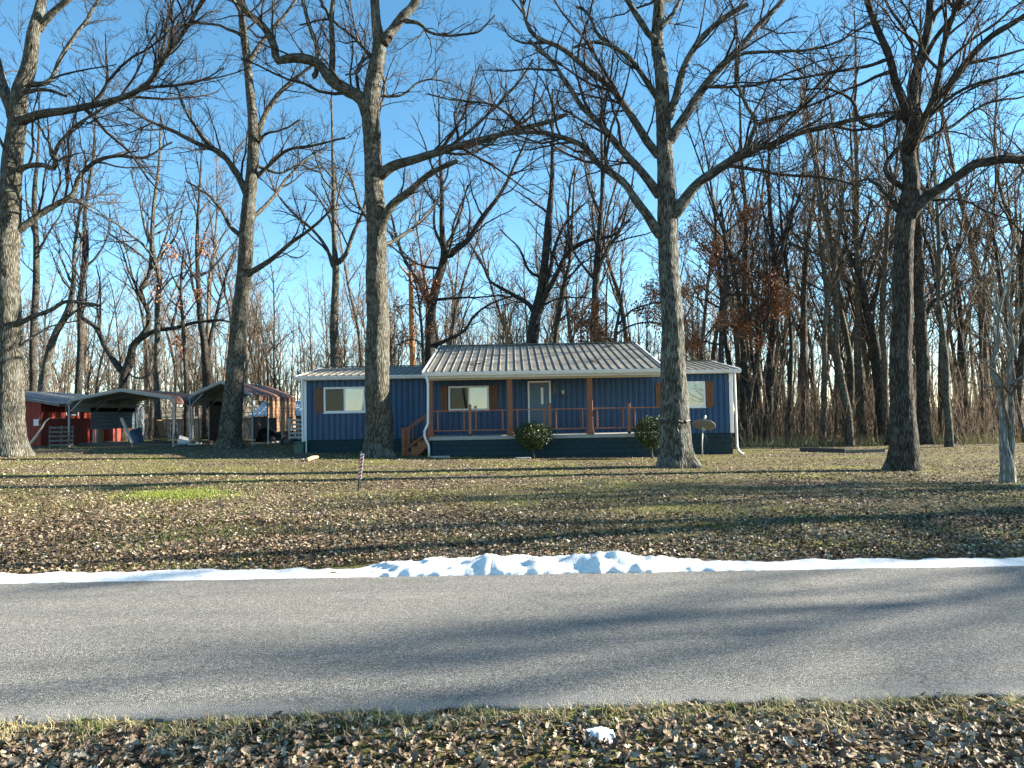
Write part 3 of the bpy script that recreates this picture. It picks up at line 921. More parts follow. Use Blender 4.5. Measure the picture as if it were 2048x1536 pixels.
def bush(px, py, Y, rx, rz, label, seed):
    rng = np.random.default_rng(seed)
    c = P(px, py, Y); gz = GZ(c.x, Y)
    E = empty('boxwood_shrub', (c.x, Y, gz), label, 'shrub', 'clipped shrubs in front of the porch')
    tube('stem', [(c.x + .02, Y, gz - .1), (c.x - .02, Y, gz + .25), (c.x, Y, c.z - rz * .4)], [.05, .04, .03], M['bark_grey'], E, 7, 8)
    n = 9000
    d = rng.normal(size=(n, 3)); d /= np.linalg.norm(d, axis=1, keepdims=True)
    bump_ = 1 + .30 * (vnoise(d * 2.2 + seed) - .5) + .34 * (vnoise(d * 5 + seed) - .5) + .10 * rng.normal(size=n) * (rng.random(n) < .12)
    r = (rng.random(n) ** .22) * bump_
    lowcut = 1 - .35 * smooth(-.2, -1, d[:, 2])
    p = d * r[:, None] * np.array([rx, rx * .9, rz]) * np.stack([lowcut, lowcut, np.ones(n)], 1) + np.array([c.x, Y, c.z])
    s = rng.uniform(.018, .034, n)
    a = rng.normal(size=(n, 3)) + d * .8; a /= np.linalg.norm(a, axis=1, keepdims=True)
    b = np.cross(a, rng.normal(size=(n, 3))); b /= np.linalg.norm(b, axis=1, keepdims=True)
    V = np.stack([p - a * s[:, None], p + b * s[:, None] * .55, p + a * s[:, None], p - b * s[:, None] * .55], 1)
    Q = np.arange(n * 4).reshape(n, 4)
    me = np_mesh('crown', V, Q, None, False)
    set_attr(me, 'tint', np.repeat(np.clip(rng.normal(.45, .25, n), 0, 1), 4))
    tag(obj('crown', me, M['boxwood'], E), kind='stuff')
bush(1067, 872, 27.1, .70, .50, 'round clipped evergreen shrub standing alone before the middle of the porch', 3)
bush(1303, 865, 26.8, .62, .60, 'round clipped evergreen shrub half hidden behind the oak at the porch end', 4)

# lumber and small things on the lawn
def beam(name, p0, p1, w, h, mat, label, cat):
    c = (Vector(p0) + Vector(p1)) / 2
    o = bar(name, Vector(p0) - c, Vector(p1) - c, w, h, mat)
    o.location = c
    return tag(o, label, cat)
def onground(px, Y, dz=0):
    x = P(px, 900, Y).x
    return Vector((x, Y, GZ(x, Y) + dz))
beam('landscape_timber', onground(1600, 32.2, .09), onground(1690, 31.4, .09), .18, .18, M['dark_stake'], 'dark old timber lying on the leaves right of the house', 'timber')
beam('landscape_timber', onground(1692, 31.2, .06), onground(1768, 31.4, .06), .14, .13, M['grey_wood'], 'grey flat timber end to end with the dark one right of the house', 'timber')
def log(name, p0, p1, r, mat, label, cat):
    c = (Vector(p0) + Vector(p1)) / 2
    o = tube(name, [np.array(Vector(p0) - c), np.array(Vector(p0).lerp(Vector(p1), .5) - c) + np.array((0, 0, .02)), np.array(Vector(p1) - c)], [r, r * 1.1, r * .75], mat, None, 9, 9)
    o.location = c
    return tag(o, label, cat)
log('log', onground(613, 24.6, .05), onground(635, 25.4, .10), .065, M['tan_wood'], 'short pale split log lying on the lawn left of the striped stake', 'log')
for (px, Y, w, lab) in ((880, 27.2, .7, 'flat grey stepping slab beside the white downspout at the porch corner'), (1045, 26.9, .55, 'flat grey stepping slab beneath the lone round shrub')):
    c = onground(px, Y, .015)
    o = box('stepping_stone', c.x - w / 2, c.x + w / 2, Y - .2, Y + .2, c.z - .05, c.z + .035, M['concrete'], None, .02, (0, 0, .1))
    tag(o, lab, 'slab')
c = onground(600, 29.3)
E = empty('utility_box', c, 'small green utility box by the left corner of the blue house', 'utility box')
box('cabinet', c.x - .18, c.x + .18, c.y - .15, c.y + .15, c.z - .05, c.z + .42, M['green_box'], E, .02)
box('cabinet_lid', c.x - .20, c.x + .20, c.y - .17, c.y + .17, c.z + .421, c.z + .47, M['green_box'], E, .015)

# ------------------------------------------------------------------ left side: carports, barn, yard clutter
def carport(name, x0, x1, yf, yb, zpeak, zleg, zg, mats, label, walls, nlegs):
    E = empty(name, ((x0 + x1) / 2, yf, zg), label, 'carport')
    xc = (x0 + x1) / 2
    r = .35
    def arch(inset=0.0, drop=0.0):
        pts = [(x0 + inset, zleg)]
        for k in range(6):
            a = math.pi - k / 5 * math.radians(75)
            pts.append((x0 + inset + r + r * math.cos(a), zleg + r * math.sin(a) - drop))
        pts.append((xc, zpeak - drop))
        return pts + [(2 * xc - a, b) for a, b in pts[-2::-1]]
    pts = arch()
    # roof sheets: one per metre of length
    n = max(3, round((yb - yf) / 1.0))
    for i in range(n):
        ya, yb_ = yf + (yb - yf) * i / n, yf + (yb - yf) * (i + 1) / n
        V, F = [], []
        prof = []
        for j in range(9):
            yy = ya + (yb_ - ya) * j / 8
            prof.append((yy, .018 if j % 2 else 0.0))
        m = len(pts)
        for yy, h in prof:
            for (a, b) in pts: V.append((a + (h if a > xc else -h) * (1 if b < zleg + r else .2), yy, b + h + .03))
        for j in range(8):
            for q in range(m - 1): F.append((j * m + q, j * m + q + 1, (j + 1) * m + q + 1, (j + 1) * m + q))
        me = bpy.data.meshes.new('roof_sheet'); me.from_pydata(V, [], F); me.materials.append(mats['roof'])
        obj('roof_sheet', me, None, E)
    lin = []
    V = [(a, yy, b) for yy in (yf + .02, yb - .02) for a, b in arch(.03, .03)]
    m = len(pts)
    me = bpy.data.meshes.new('roof_lining'); me.from_pydata(V, [], [(q, q + 1, m + q + 1, m + q) for q in range(m - 1)]); me.materials.append(M['carport_in'])
    obj('roof_lining', me, None, E)
    ys = np.linspace(yf, yb, nlegs)
    for k, yy in enumerate(ys):
        y_ = yy + (.02 if k == 0 else 0)
        bow = tube('bow', [(a, y_, b - .02) for a, b in arch(.05, .06)], .032, M['galv'], E, 6)
        for x in (x0 + .06, x1 - .06):
            box('leg', x - .035, x + .035, y_ - .035, y_ + .035, zg - .1, zleg + .05, M['galv'], E, .004)
            s = 1 if x < xc else -1
            bar('brace', (x, y_, zleg - .3), (x + s * .62, y_, zleg + .32), .04, .04, M['galv'], E)
    for x in (x0 + .06, x1 - .06):
        box('base_rail', x - .03, x + .03, yf, yb, zg - .02, zg + .05, M['galv'], E)
    # front trim following the arch
    V, F = [], []
    for (a, b) in pts: V += [(a, yf - .04, b + .05), (a, yf + .01, b + .05), (a, yf + .01, b - .07), (a, yf - .04, b - .07)]
    for q in range(len(pts) - 1):
        for e in range(4): F.append((q * 4 + e, q * 4 + (e + 1) % 4, q * 4 + 4 + (e + 1) % 4, q * 4 + 4 + e))
    me = bpy.data.meshes.new('front_trim'); me.from_pydata(V, [], F); me.materials.append(M['galv'])
    obj('front_trim', me, None, E)
    for (side, ya, yb_, za, zb, mat) in walls:
        x = x0 + .11 if side < 0 else x1 + .012
        nb = max(1, round((zb - za) / .19))
        for k in range(nb):
            z_a, z_b = za + (zb - za) * k / nb, za + (zb - za) * (k + 1) / nb
            V = [(x, ya, z_a), (x, yb_, z_a), (x, yb_, z_b - .03), (x, ya, z_b - .03), (x + .022, ya, z_b - .012), (x + .022, yb_, z_b - .012), (x, ya, z_b), (x, yb_, z_b)]
            me = bpy.data.meshes.new('wall_sheet')
            me.from_pydata(V, [], [(0, 1, 2, 3), (3, 2, 5, 4), (4, 5, 7, 6)]); me.materials.append(mat)
            obj('wall_sheet', me, None, E)
    return E

Y1 = 34.6
g1 = GZ(-18, Y1)
c1x0, c1x1 = P(135, 850, Y1).x, P(349, 850, Y1).x
carport('carport', c1x0, c1x1, Y1, Y1 + 6.2, P(240, 779, Y1).z, 2.42, g1, {'roof': M['roof_brown']},
        'wide low carport with brown roof beside the red barn',
        [(-1, Y1 + 1.7, Y1 + 6.0, 1.30, 2.40, M['blue_grey']), (-1, Y1 + .1, Y1 + 6.0, 2.15, 2.60, M['carport_in'])], 4)
Y2 = 36.0
g2 = GZ(-14, Y2)
c2x0, c2x1 = P(377, 850, Y2).x, P(507, 850, Y2).x
carport('carport', c2x0, c2x1, Y2, Y2 + 7.0, P(437, 763, Y2).z, 2.62, g2, {'roof': M['roof_brown']},
        'tall narrow carport with rust-coloured side sheets left of the blue house',
        [(1, Y2 + 1.9, Y2 + 7.0, 1.72, 2.62, M['carport_tan']), (1, Y2 + 3.5, Y2 + 7.0, .98, 1.71, M['carport_tan']), (1, Y2, Y2 + 7.0, 2.63, 2.85, M['roof_brown']),
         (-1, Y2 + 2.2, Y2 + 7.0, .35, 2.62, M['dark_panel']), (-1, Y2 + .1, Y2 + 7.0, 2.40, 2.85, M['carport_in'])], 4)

def barn():
    Yb, Yr = 36.2, 45.0
    xr = P(82, 830, Yb).x
    xl = xr - 6.5
    g = GZ(xr, Yb)
    zc = 2.62                           # side wall top
    E = empty('red_barn', (xr - 2, Yb, g), 'dark red board barn with a grey metal roof behind the leftmost oak', 'barn')
    n = 26; w = (xr - xl) / n
    for i in range(n):                  # upright boards of the gable wall
        xa = xl + i * w
        zt = 2.96 + (xr - xa - w / 2) * .185 - .25
        box('wall_board', xa + .006, xa + w - .006, Yb, Yb + .03, g - .15, min(zt, 2.62 + (xr - xa) * .19), M['barn_red'], E, .004)
    m = 30; w = (Yr - Yb) / m
    for i in range(m):                  # sunlit side wall
        ya = Yb + i * w
        box('wall_board', xr - .03, xr, ya + .006, ya + w - .006, g - .15, zc, M['barn_red'], E, .004)
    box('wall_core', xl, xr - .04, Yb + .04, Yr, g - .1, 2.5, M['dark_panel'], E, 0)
    ze, over = 2.57, 1.12
    xe = xr + over
    xm = (xl + xr) / 2
    zr = ze + (xe - xm) * .185
    k = 9
    for i in range(k):
        ya, yb = Yb - .35 + (Yr - Yb + .5) * i / k, Yb - .35 + (Yr - Yb + .5) * (i + 1) / k
        for (xa, za, xb, zb) in ((xe, ze, xm, zr), (xl - over, ze, xm, zr)):
            V = []
            for j in range(9):
                yy = ya + (yb - ya) * j / 8; h = .022 if j % 2 else 0
                V += [(xa, yy, za + h), (xb, yy, zb + h)]
            F = [(2 * j, 2 * j + 1, 2 * j + 3, 2 * j + 2) for j in range(8)]
            me = bpy.data.meshes.new('roof_sheet'); me.from_pydata(V, [], F); me.materials.append(M['roof_dark'])
            obj('roof_sheet', me, None, E)
    bar('rake_board', (xe, Yb - .36, ze - .06), (xm, Yb - .36, zr - .06), .04, .13, M['roof_dark'], E)
    for i in range(7):
        yy = Yb + .2 + i * 1.2
        bar('rafter_tail', (xr - .1, yy, ze + .10), (xe - .05, yy, ze - .07), .06, .10, M['grey_wood'], E)
    wv = box('window', xr, xr + .05, 38.15, 39.25, 2.02, 2.5, M['white'], E)
    box('pane', xr + .051, xr + .056, 38.23, 39.17, 2.09, 2.43, M['dark_cap'], wv, 0)
    s = P(72, 845, Yb - .03)
    box('notice_board', s.x - .12, s.x + .12, Yb - .035, Yb - .004, s.z - .16, s.z + .16, M['white'], E)
barn()

def far_house():
    Y = 62.0
    x0, x1 = P(262, 850, Y).x, P(540, 850, Y).x
    g = GZ(x0, Y)
    E = empty('far_house', ((x0 + x1) / 2, Y, g), 'far low grey-sided house with tan roof seen through the wide carport', 'house')
    zt = P(310, 838, Y).z
    n = 12
    for k in range(n):
        za, zb = g - .2 + (zt - g + .2) * k / n, g - .2 + (zt - g + .2) * (k + 1) / n
        quad('siding_board', [(x0, Y - .02, za), (x1, Y - .02, za), (x1, Y, zb), (x0, Y, zb)], M['far_siding'], E)
    quad('roof', [(x0 - .3, Y - .5, zt - .02), (x1 + .3, Y - .5, zt - .02), (x1 + .3, Y + 4, zt + 1.05), (x0 - .3, Y + 4, zt + 1.05)], M['far_roof'], E)
    box('body', x0 + .05, x1 - .05, Y + .05, Y + 8, g, zt, M['far_siding'], E, 0)
    quad('roof', [(x0 - .3, Y + 8.5, zt - .02), (x1 + .3, Y + 8.5, zt - .02), (x1 + .3, Y + 4, zt + 1.05), (x0 - .3, Y + 4, zt + 1.05)], M['far_roof'], E)
    for pa, pb in ((289, 301), (341, 356)):
        a, b = P(pa, 850, Y).x, P(pb, 850, Y).x
        w = box('window', a, b, Y - .08, Y - .025, zt - 1.5, zt - .35, M['white'], E)
        box('pane', a + .07, (a + b) / 2 - .03, Y - .09, Y - .081, zt - 1.43, zt - .42, M['dark_cap'], w, 0)
        box('pane', (a + b) / 2 + .03, b - .07, Y - .09, Y - .081, zt - 1.43, zt - .42, M['dark_cap'], w, 0)
    c = P(256, 850, 52)
    S = empty('white_trailer', (c.x, 52, GZ(c.x, 52)), 'bright white box trailer between the wide carport and the far house', 'trailer')
    box('body', c.x - 1.3, c.x + .42, 51, 53.5, GZ(c.x, 52) + .45, P(256, 812, 52).z, M['white_far'], S, .08)
    for dy in (51.4, 52.8):
        tube('wheel', [(c.x + .2, dy, .1), (c.x + .4, dy, .1)], .3, M['dark_cap'], S, 14)
    # pale blue roofed shed behind the narrow carport
    Y = 49.0
    x0, x1 = P(500, 830, Y).x, P(622, 830, Y).x
    g = GZ(x0, Y)
    S = empty('metal_shed', ((x0 + x1) / 2, Y, g), 'dark shed with pale blue metal roof behind the narrow carport', 'shed')
    z0, z1 = P(520, 832, Y).z, P(520, 803, Y + 3).z
    n = 8; w = (x1 - x0) / n
    for i in range(n):
        a = x0 + i * w
        quad('roof_sheet', [(a + .01, Y - .3, z0), (a + w - .01, Y - .3, z0), (a + w - .01, Y + 3, z1), (a + .01, Y + 3, z1)], M['pale_blue_roof'], S)
        bar('roof_rib', (a, Y - .3, z0 + .02), (a, Y + 3, z1 + .02), .05, .05, M['pale_blue_roof'], S)
    box('wall', x0 + .1, x1 - .1, Y, Y + 5.5, g - .2, z0 - .04, M['dark_stake'], S, 0)
far_house()

def pallet(c, rot, label, mat):
    E = empty('pallet', c, label, 'pallet')
    for k in range(5): box('deck_board', c[0] - .5, c[0] + .5, c[1] - .05, c[1] - .03, c[2] + .05 + k * .22, c[2] + .16 + k * .22, mat, E)
    for dx in (-.45, 0, .45): box('stringer', c[0] + dx - .025, c[0] + dx + .025, c[1] - .029, c[1] + .06, c[2], c[2] + 1.1, mat, E)
    E.rotation_euler = rot
    return E
def og(px, Y, dz=0.0):
    x = P(px, 880, Y).x
    return (x, Y, GZ(x, Y) + dz)
pallet(og(122, 34.2), (-.45, 0, .5), 'dark weathered pallet leaning at the front of the red barn', M['grey_wood'])
pallet(og(598, 36.5, .3), (-.3, 0, .4), 'pale slatted pallet leaning behind the left corner of the blue house', M['pale_wood'])
beam('board', og(267, 35.0), P(243, 836, 35.3), .14, .05, M['pale_wood'], 'long pale board leaning inside the wide carport', 'board')
beam('board', og(331, 40.0), P(318, 840, 40.6), .34, .05, M['tan_wood'], 'wide tan plank leaning against a tree behind the wide carport', 'board')
beam('beam', og(160, 35.2, .08), og(347, 34.9, .08), .16, .16, M['dark_stake'], 'dark timber beam lying across the floor of the wide carport', 'beam')
for i, (pa, pb, Y, dz, m_, lab) in enumerate(((292, 330, 38.0, .10, 'grey_wood', 'grey plank at the bottom of the lumber pile in the wide carport'),
        (300, 345, 38.3, .22, 'tan_wood', 'tan plank on the lumber pile in the wide carport'),
        (305, 335, 38.1, .34, 'grey_wood', 'short grey plank topping the lumber pile in the wide carport'),
        (375, 400, 35.8, .05, 'pale_wood', 'pale plank on the ground at the foot of the narrow carport'),
        (200, 240, 36.0, .06, 'pale_wood', 'pale plank on the floor of the wide carport under the blue-grey sheets'))):
    beam('plank', og(pa, Y, dz), og(pb, Y + .3, dz + .02), .24, .07, M[m_], lab, 'plank')
def lump(name, px, Y, sx, sy, sz, mat, label, cat, seed):
    c = og(px, Y)
    n, m = 12, 20
    th = np.linspace(0, math.pi / 2, n)[:, None]; ph = np.linspace(0, 2 * math.pi, m, endpoint=False)[None]
    d = np.stack([np.cos(th) * np.cos(ph), np.cos(th) * np.sin(ph), np.sin(th) + 0 * ph], -1)
    r = .75 + .5 * vnoise(d * 2.2 + seed)
    V = d * r[..., None] * np.array([sx, sy, sz]) - np.array([0, 0, .05])
    i = np.arange(n - 1)[:, None] * m; j = np.arange(m)[None]
    Q = np.stack([i + j, i + (j + 1) % m, i + m + (j + 1) % m, i + m + j], -1)
    o = obj(name, np_mesh(name, V, Q), mat, None, c)
    return tag(o, label, cat)
lump('tarp_heap', 272, 39.0, .38, .35, .85, M['blue_tarp'], 'blue tarp bundled upright inside the wide carport', 'tarp', 1)
lump('tarp_heap', 536, 41.5, .75, .6, .75, M['black_tarp'], 'black tarp heaped inside the narrow carport', 'tarp', 2)
lump('tarp_heap', 584, 38.0, .6, .5, .45, M['black_tarp'], 'black tarp heap between the narrow carport and the blue house', 'tarp', 7)
c = og(366, 36.6)
E = empty('plastic_bin', c, 'white plastic bin tipped over between the two carports', 'bin')
box('tub', c[0] - .28, c[0] + .28, c[1] - .2, c[1] + .2, c[2] + .02, c[2] + .3, M['white'], E, .03)
box('bin_lid', c[0] - .31, c[0] + .31, c[1] - .23, c[1] + .23, c[2] + .302, c[2] + .35, M['white'], E, .015)
E.rotation_euler = (.3, .35, .4)
for px, pt, pb, r, lab in ((184, 856, 880, .10, 'narrow red tank standing under the blue-grey sheets of the wide carport'), (212, 854, 876, .17, 'wide red tank standing under the blue-grey sheets of the wide carport')):
    Y = 39.6
    t, b = P(px, pt, Y), P(px, pb, Y)
    E = empty('red_tank', (b.x, Y, GZ(b.x, Y)), lab, 'tank')
    z0 = GZ(b.x, Y)
    tube('tank_body', [(b.x, Y, z0 + .12), (b.x, Y, z0 + .2), (b.x, Y, t.z - .1), (b.x, Y, t.z - .02)], [r * .75, r, r, r * .6], M['red_paint'], E, 14)
    tube('tank_foot', [(b.x, Y, z0 - .02), (b.x, Y, z0 + .13)], r * .8, M['galv'], E, 12)
    tube('valve', [(b.x, Y, t.z - .03), (b.x, Y, t.z + .06)], .03, M['brass'], E, 8)
for px, Y, hgt, lab in ((200, 39.0, .75, 'upright sawn stump between the two red tanks'), (395, 38.6, .35, 'low round log end beneath the dark wall of the narrow carport')):
    x, y_, z = og(px, Y)
    log('stump', (x, y_, z - .05), (x + .03, y_, z + hgt), .17, M['tan_wood'], lab, 'stump')
for px, lab in ((194, 'bare grey post standing among the red tanks'),):
    x, y_, z = og(px, 38.6)
    beam('post', (x, y_, z - .1), (x + .02, y_, z + 1.2), .09, .09, M['galv'], lab, 'post')

# ------------------------------------------------------------------ trees
def unit(a): return a / (np.linalg.norm(a, axis=-1, keepdims=True) + 1e-9)

def grow(rng, start, d, L, r0, n, wob, trop, tip=.35):
    N = len(start)
    pts = np.zeros((N, n, 3)); pts[:, 0] = start
    d = unit(d); step = (L / (n - 1))[:, None]
    for i in range(1, n):
        d = d + rng.normal(0, wob, (N, 3)); d[:, 2] += trop
        d = unit(d)
        pts[:, i] = pts[:, i - 1] + d * step
    return pts, r0[:, None] * np.linspace(1, tip, n)[None]

def kids(rng, pts, rad, L, per_m, t0, t1, ang, sd, lr, lmin, lmax, rr, rl, rmin):
    B, n, _ = pts.shape
    cnt = np.maximum(1, np.round(L * (t1 - t0) * per_m + rng.random(B) - .5)).astype(int)
    idx = np.repeat(np.arange(B), cnt)
    t = t0 + (t1 - t0) * rng.random(len(idx)) ** .85
    f = t * (n - 1); i = np.minimum(f.astype(int), n - 2); w = (f - i)[:, None]
    p = pts[idx, i] * (1 - w) + pts[idx, i + 1] * w
    pd = unit(pts[idx, i + 1] - pts[idx, i])
    r = rad[idx, i]
    q = rng.normal(size=p.shape); q -= pd * (q * pd).sum(1, keepdims=True); q = unit(q)
    q[:, 2] += .25; q = unit(q)
    a = rng.normal(ang, sd, len(idx))[:, None]
    d = pd * np.cos(a) + q * np.sin(a)
    ln = np.clip(L[idx] * lr * (1 - .55 * t) * rng.uniform(.55, 1.35, len(idx)), lmin, lmax)
    return p, d, ln, np.maximum(np.minimum(r * rr, ln * rl), rmin)

def polylen(p): return np.linalg.norm(np.diff(p, axis=1), axis=2).sum(1)

def crown_soup(rng, limbs, lrad, dens=1.0, fine=True, twig=1.0, up=.035, first=.12):
    """limbs (B,n,3): adds three or four orders of branches"""
    sp = Soup()
    L1 = polylen(limbs)
    a = kids(rng, limbs, lrad, L1, 2.1 * dens, first, 1, .80, .22, .50, .7, 4.2, .55, .017, .011 * twig)
    p2, r2 = grow(rng, a[0], a[1], a[2], a[3], 8, .17, up, .4); sp.add(*tubes(p2, r2, 5))
    a = kids(rng, p2, r2, a[2], 3.3 * dens, .15, 1, .75, .22, .50, .35, 2.0, .6, .013, .0075 * twig)
    p3, r3 = grow(rng, a[0], a[1], a[2], a[3], 5, .18, up, .5); sp.add(*tubes(p3, r3, 3))
    a = kids(rng, p3, r3, a[2], 4.0 * dens, .15, 1, .72, .2, .5, .16, .8, .65, .012, .0055 * twig)
    p4, r4 = grow(rng, a[0], a[1], a[2], a[3], 3, .18, up, .6); sp.add(*tubes(p4, r4, 3))
    if fine:
        a = kids(rng, p4, r4, a[2], 4.6 * dens, .2, 1, .65, .2, .5, .10, .3, .75, .02, .0045 * twig)
        p5, r5 = grow(rng, a[0], a[1], a[2], a[3], 2, .1, up, .7); sp.add(*tubes(p5, r5, 3))
    return sp, p3

def trunk_mesh(pts, rad, gz, k=44, ring=.10, flare=.75, seed=0, rough=.05, fl=.30):
    pts = np.asarray(pts, float); rad = np.asarray(rad, float)
    d = np.concatenate([[0], np.cumsum(np.linalg.norm(np.diff(pts, axis=0), axis=1))])
    n = max(8, int(d[-1] / ring))
    q, s = resample(pts, n)
    r = np.interp(s, d / d[-1], rad)
    V, Q, bk = tubes(q[None], r[None], k, True)
    V = V.reshape(n, k, 3); C = q[:, None, :]
    h = np.clip(q[:, 2] - gz, 0, None)[:, None]
    a = np.arange(k)[None] * 2 * math.pi / k
    ph = seed * 1.7
    but = .55 + .45 * np.cos(5 * a + ph) + .35 * np.cos(3 * a + ph * 2.1) + .2 * np.cos(8 * a + ph)
    f = 1 + flare * .62 * np.exp(-h / fl) * (.55 + .5 * but) + .05 * np.exp(-h / 1.2)
    n1 = vnoise(np.stack([np.cos(a) * 1.6 + seed + 0 * h, np.sin(a) * 1.6 + 0 * h, h * .9 + 0 * a], -1)) - .5
    n2 = vnoise(np.stack([np.cos(a) * 9 + seed + 0 * h, np.sin(a) * 9 + 0 * h, h * 3.0 + 0 * a], -1)) - .5
    n3 = vnoise(np.stack([np.cos(a) * 22 + seed + 0 * h, np.sin(a) * 22 + 0 * h, h * 7.0 + 0 * a], -1)) - .5
    f = f * .95 + n1 * .14 + n2 * rough * 1.6 + n3 * rough * 1.5
    V = C + (V - C) * f[..., None]
    me = np_mesh('trunk', V.reshape(-1, 3), Q)
    set_attr(me, 'bark', bk, 'FLOAT_VECTOR')
    return me

def px_path(path, Y, slope=0.0, curve=0.0, y0=0.0):
    """photograph pixels -> 3-D polyline whose depth drifts by slope metres per metre"""
    out = []; dist = 0; prev = None
    for (x, y) in path:
        p = P(x, y, Y)
        if prev is not None: dist += (p - prev).length
        prev = p
        out.append(P(x, y, Y + y0 + slope * dist + curve * dist * dist))
    return np.array(out)

def traced_tree(name, label, cat, Y, trunk, limbs, seed, mat, twig, extra=7, dens=1.32, fine=True, group=None, k=44, flare=.75, tw=1.05, leaders=0, exlen=(3.5, 7), exh=.40):
    rng = np.random.default_rng(seed)
    s = Y / FPX
    base = P(trunk[0][0], trunk[0][1], Y)
    gz = GZ(base.x, Y)
    E = empty(name, (base.x, Y, gz), label, cat, group)
    tp = [(base.x, Y, gz - .15)] + [tuple(P(x, y, Y)) for x, y, r in trunk if P(x, y, Y).z > gz + .2]
    tr = [trunk[0][2] * s * .93] + [r * s * .93 for x, y, r in trunk if P(x, y, Y).z > gz + .2]
    tp = np.array(tp); tp[1:, 1] += rng.normal(0, .08, len(tp) - 1)
    obj('trunk', trunk_mesh(tp, tr, gz, k, .10 if k > 30 else .18, flare, seed), mat, E)
    LP, LR = [], []
    for i, (path, r0, r1, slope) in enumerate(limbs):
        q = px_path(path, Y, slope, 0.0)
        q, u = resample(q, 28)
        q[1:-1] += (vnoise(np.stack([u[1:-1] * 9, np.full(26, seed + i * 3.3), np.zeros(26)], -1)) - .5)[:, None] * rng.normal(0, .07, 3)[None]
        r = .88 * (r0 + (r1 - r0) * u ** .8) * s
        r = r * (1 + .40 * np.exp(-u * 16)) * np.where(u == 0, .35, 1.0) * (1 + .12 * (vnoise(np.stack([u * 14, np.full(28, i + seed * 1.0), np.zeros(28)], -1)) - .5))
        V, Q, bk = tubes(q[None], r[None], 10, True)
        V = V + (vnoise(V * 9) - .5)[:, None] * .02
        me = np_mesh('limb', V, Q); set_attr(me, 'bark', bk, 'FLOAT_VECTOR')
        obj('limb', me, mat, E)
        LP.append(q); LR.append(r)
    # limbs that reach towards and away from the viewer, hidden among the traced ones
    if extra:
        top = tp[-1]; h0 = gz + (top[2] - gz) * exh
        tq, tu = resample(tp, 60)
        trr = np.interp(tu, np.linspace(0, 1, len(tr)), tr)
        sel = np.where(tq[:, 2] > h0)[0]
        ii = rng.choice(sel, extra)
        az = rng.uniform(0, 2 * math.pi, extra)
        az = np.where(np.abs(np.cos(az)) > .8, az + math.pi / 2, az)
        d = np.stack([np.cos(az), np.sin(az), rng.uniform(.35, 1.1, extra)], 1)
        L = rng.uniform(*exlen, extra)
        ep, er = grow(rng, tq[ii], d, L, np.minimum(trr[ii] * .55, L * .016), 28, .07, .012, .3)
        for j in range(extra):
            V, Q, bk = tubes(ep[j:j + 1], er[j:j + 1], 8, True)
            me = np_mesh('limb', V, Q); set_attr(me, 'bark', bk, 'FLOAT_VECTOR')
            obj('limb', me, mat, E)
            LP.append(ep[j]); LR.append(er[j])
    sp, p3 = crown_soup(rng, np.array(LP), np.array(LR), dens, fine, tw)
    tag(obj('crown', sp.mesh('crown'), twig, E), kind='stuff')
    return E, p3

OAK = []
t, _ = traced_tree('oak_tree', 'thick oak at the left edge of the photo with one pale broken low limb', 'tree', 27.0,
    [(22, 926, 33), (18, 860, 31), (16, 780, 28), (14, 660, 26), (16, 540, 25), (20, 420, 23), (27, 320, 21), (33, 240, 19), (40, 185, 17), (55, 135, 15), (72, 70, 13), (78, 0, 11), (84, -70, 8)],
    [([(33, 250), (60, 236), (150, 218), (220, 203), (270, 185), (295, 168), (325, 125), (345, 95), (385, 40), (410, -10)], 10, 4, -.12),
     ([(320, 128), (330, 80), (336, 40), (350, -5)], 4, 2.5, -.12),
     ([(24, 360), (45, 337), (85, 330), (110, 336), (111, 305), (128, 278), (180, 232), (240, 200)], 7, 2, -.2),
     ([(110, 306), (78, 255), (42, 212)], 3, 1.5, -.3),
     ([(25, 470), (75, 430), (120, 404), (141, 392), (160, 350), (185, 325), (230, 312), (285, 316), (345, 284)], 9, 2.2, .15),
     ([(139, 393), (158, 402), (170, 411)], 3.5, 1, .1),
     ([(50, 170), (95, 165), (120, 118), (140, 85), (170, 45), (200, -8)], 6, 3.5, .25),
     ([(40, 185), (95, 180), (132, 192)], 6, 3, -.3),
     ([(30, 240), (12, 190), (-8, 120), (-20, 40)], 13, 8, .1),
     ([(74, 62), (100, 30), (135, 0), (160, -30)], 9, 6, -.1),
     ([(30, 650), (60, 636), (100, 620), (136, 602), (165, 606), (201, 612)], 6, 3.5, -.2),
     ([(28, 700), (60, 676), (110, 650), (160, 640)], 3, 1.2, .2)],
    11, M['bark_oak'], M['twig'], 4)
OAK.append(t)
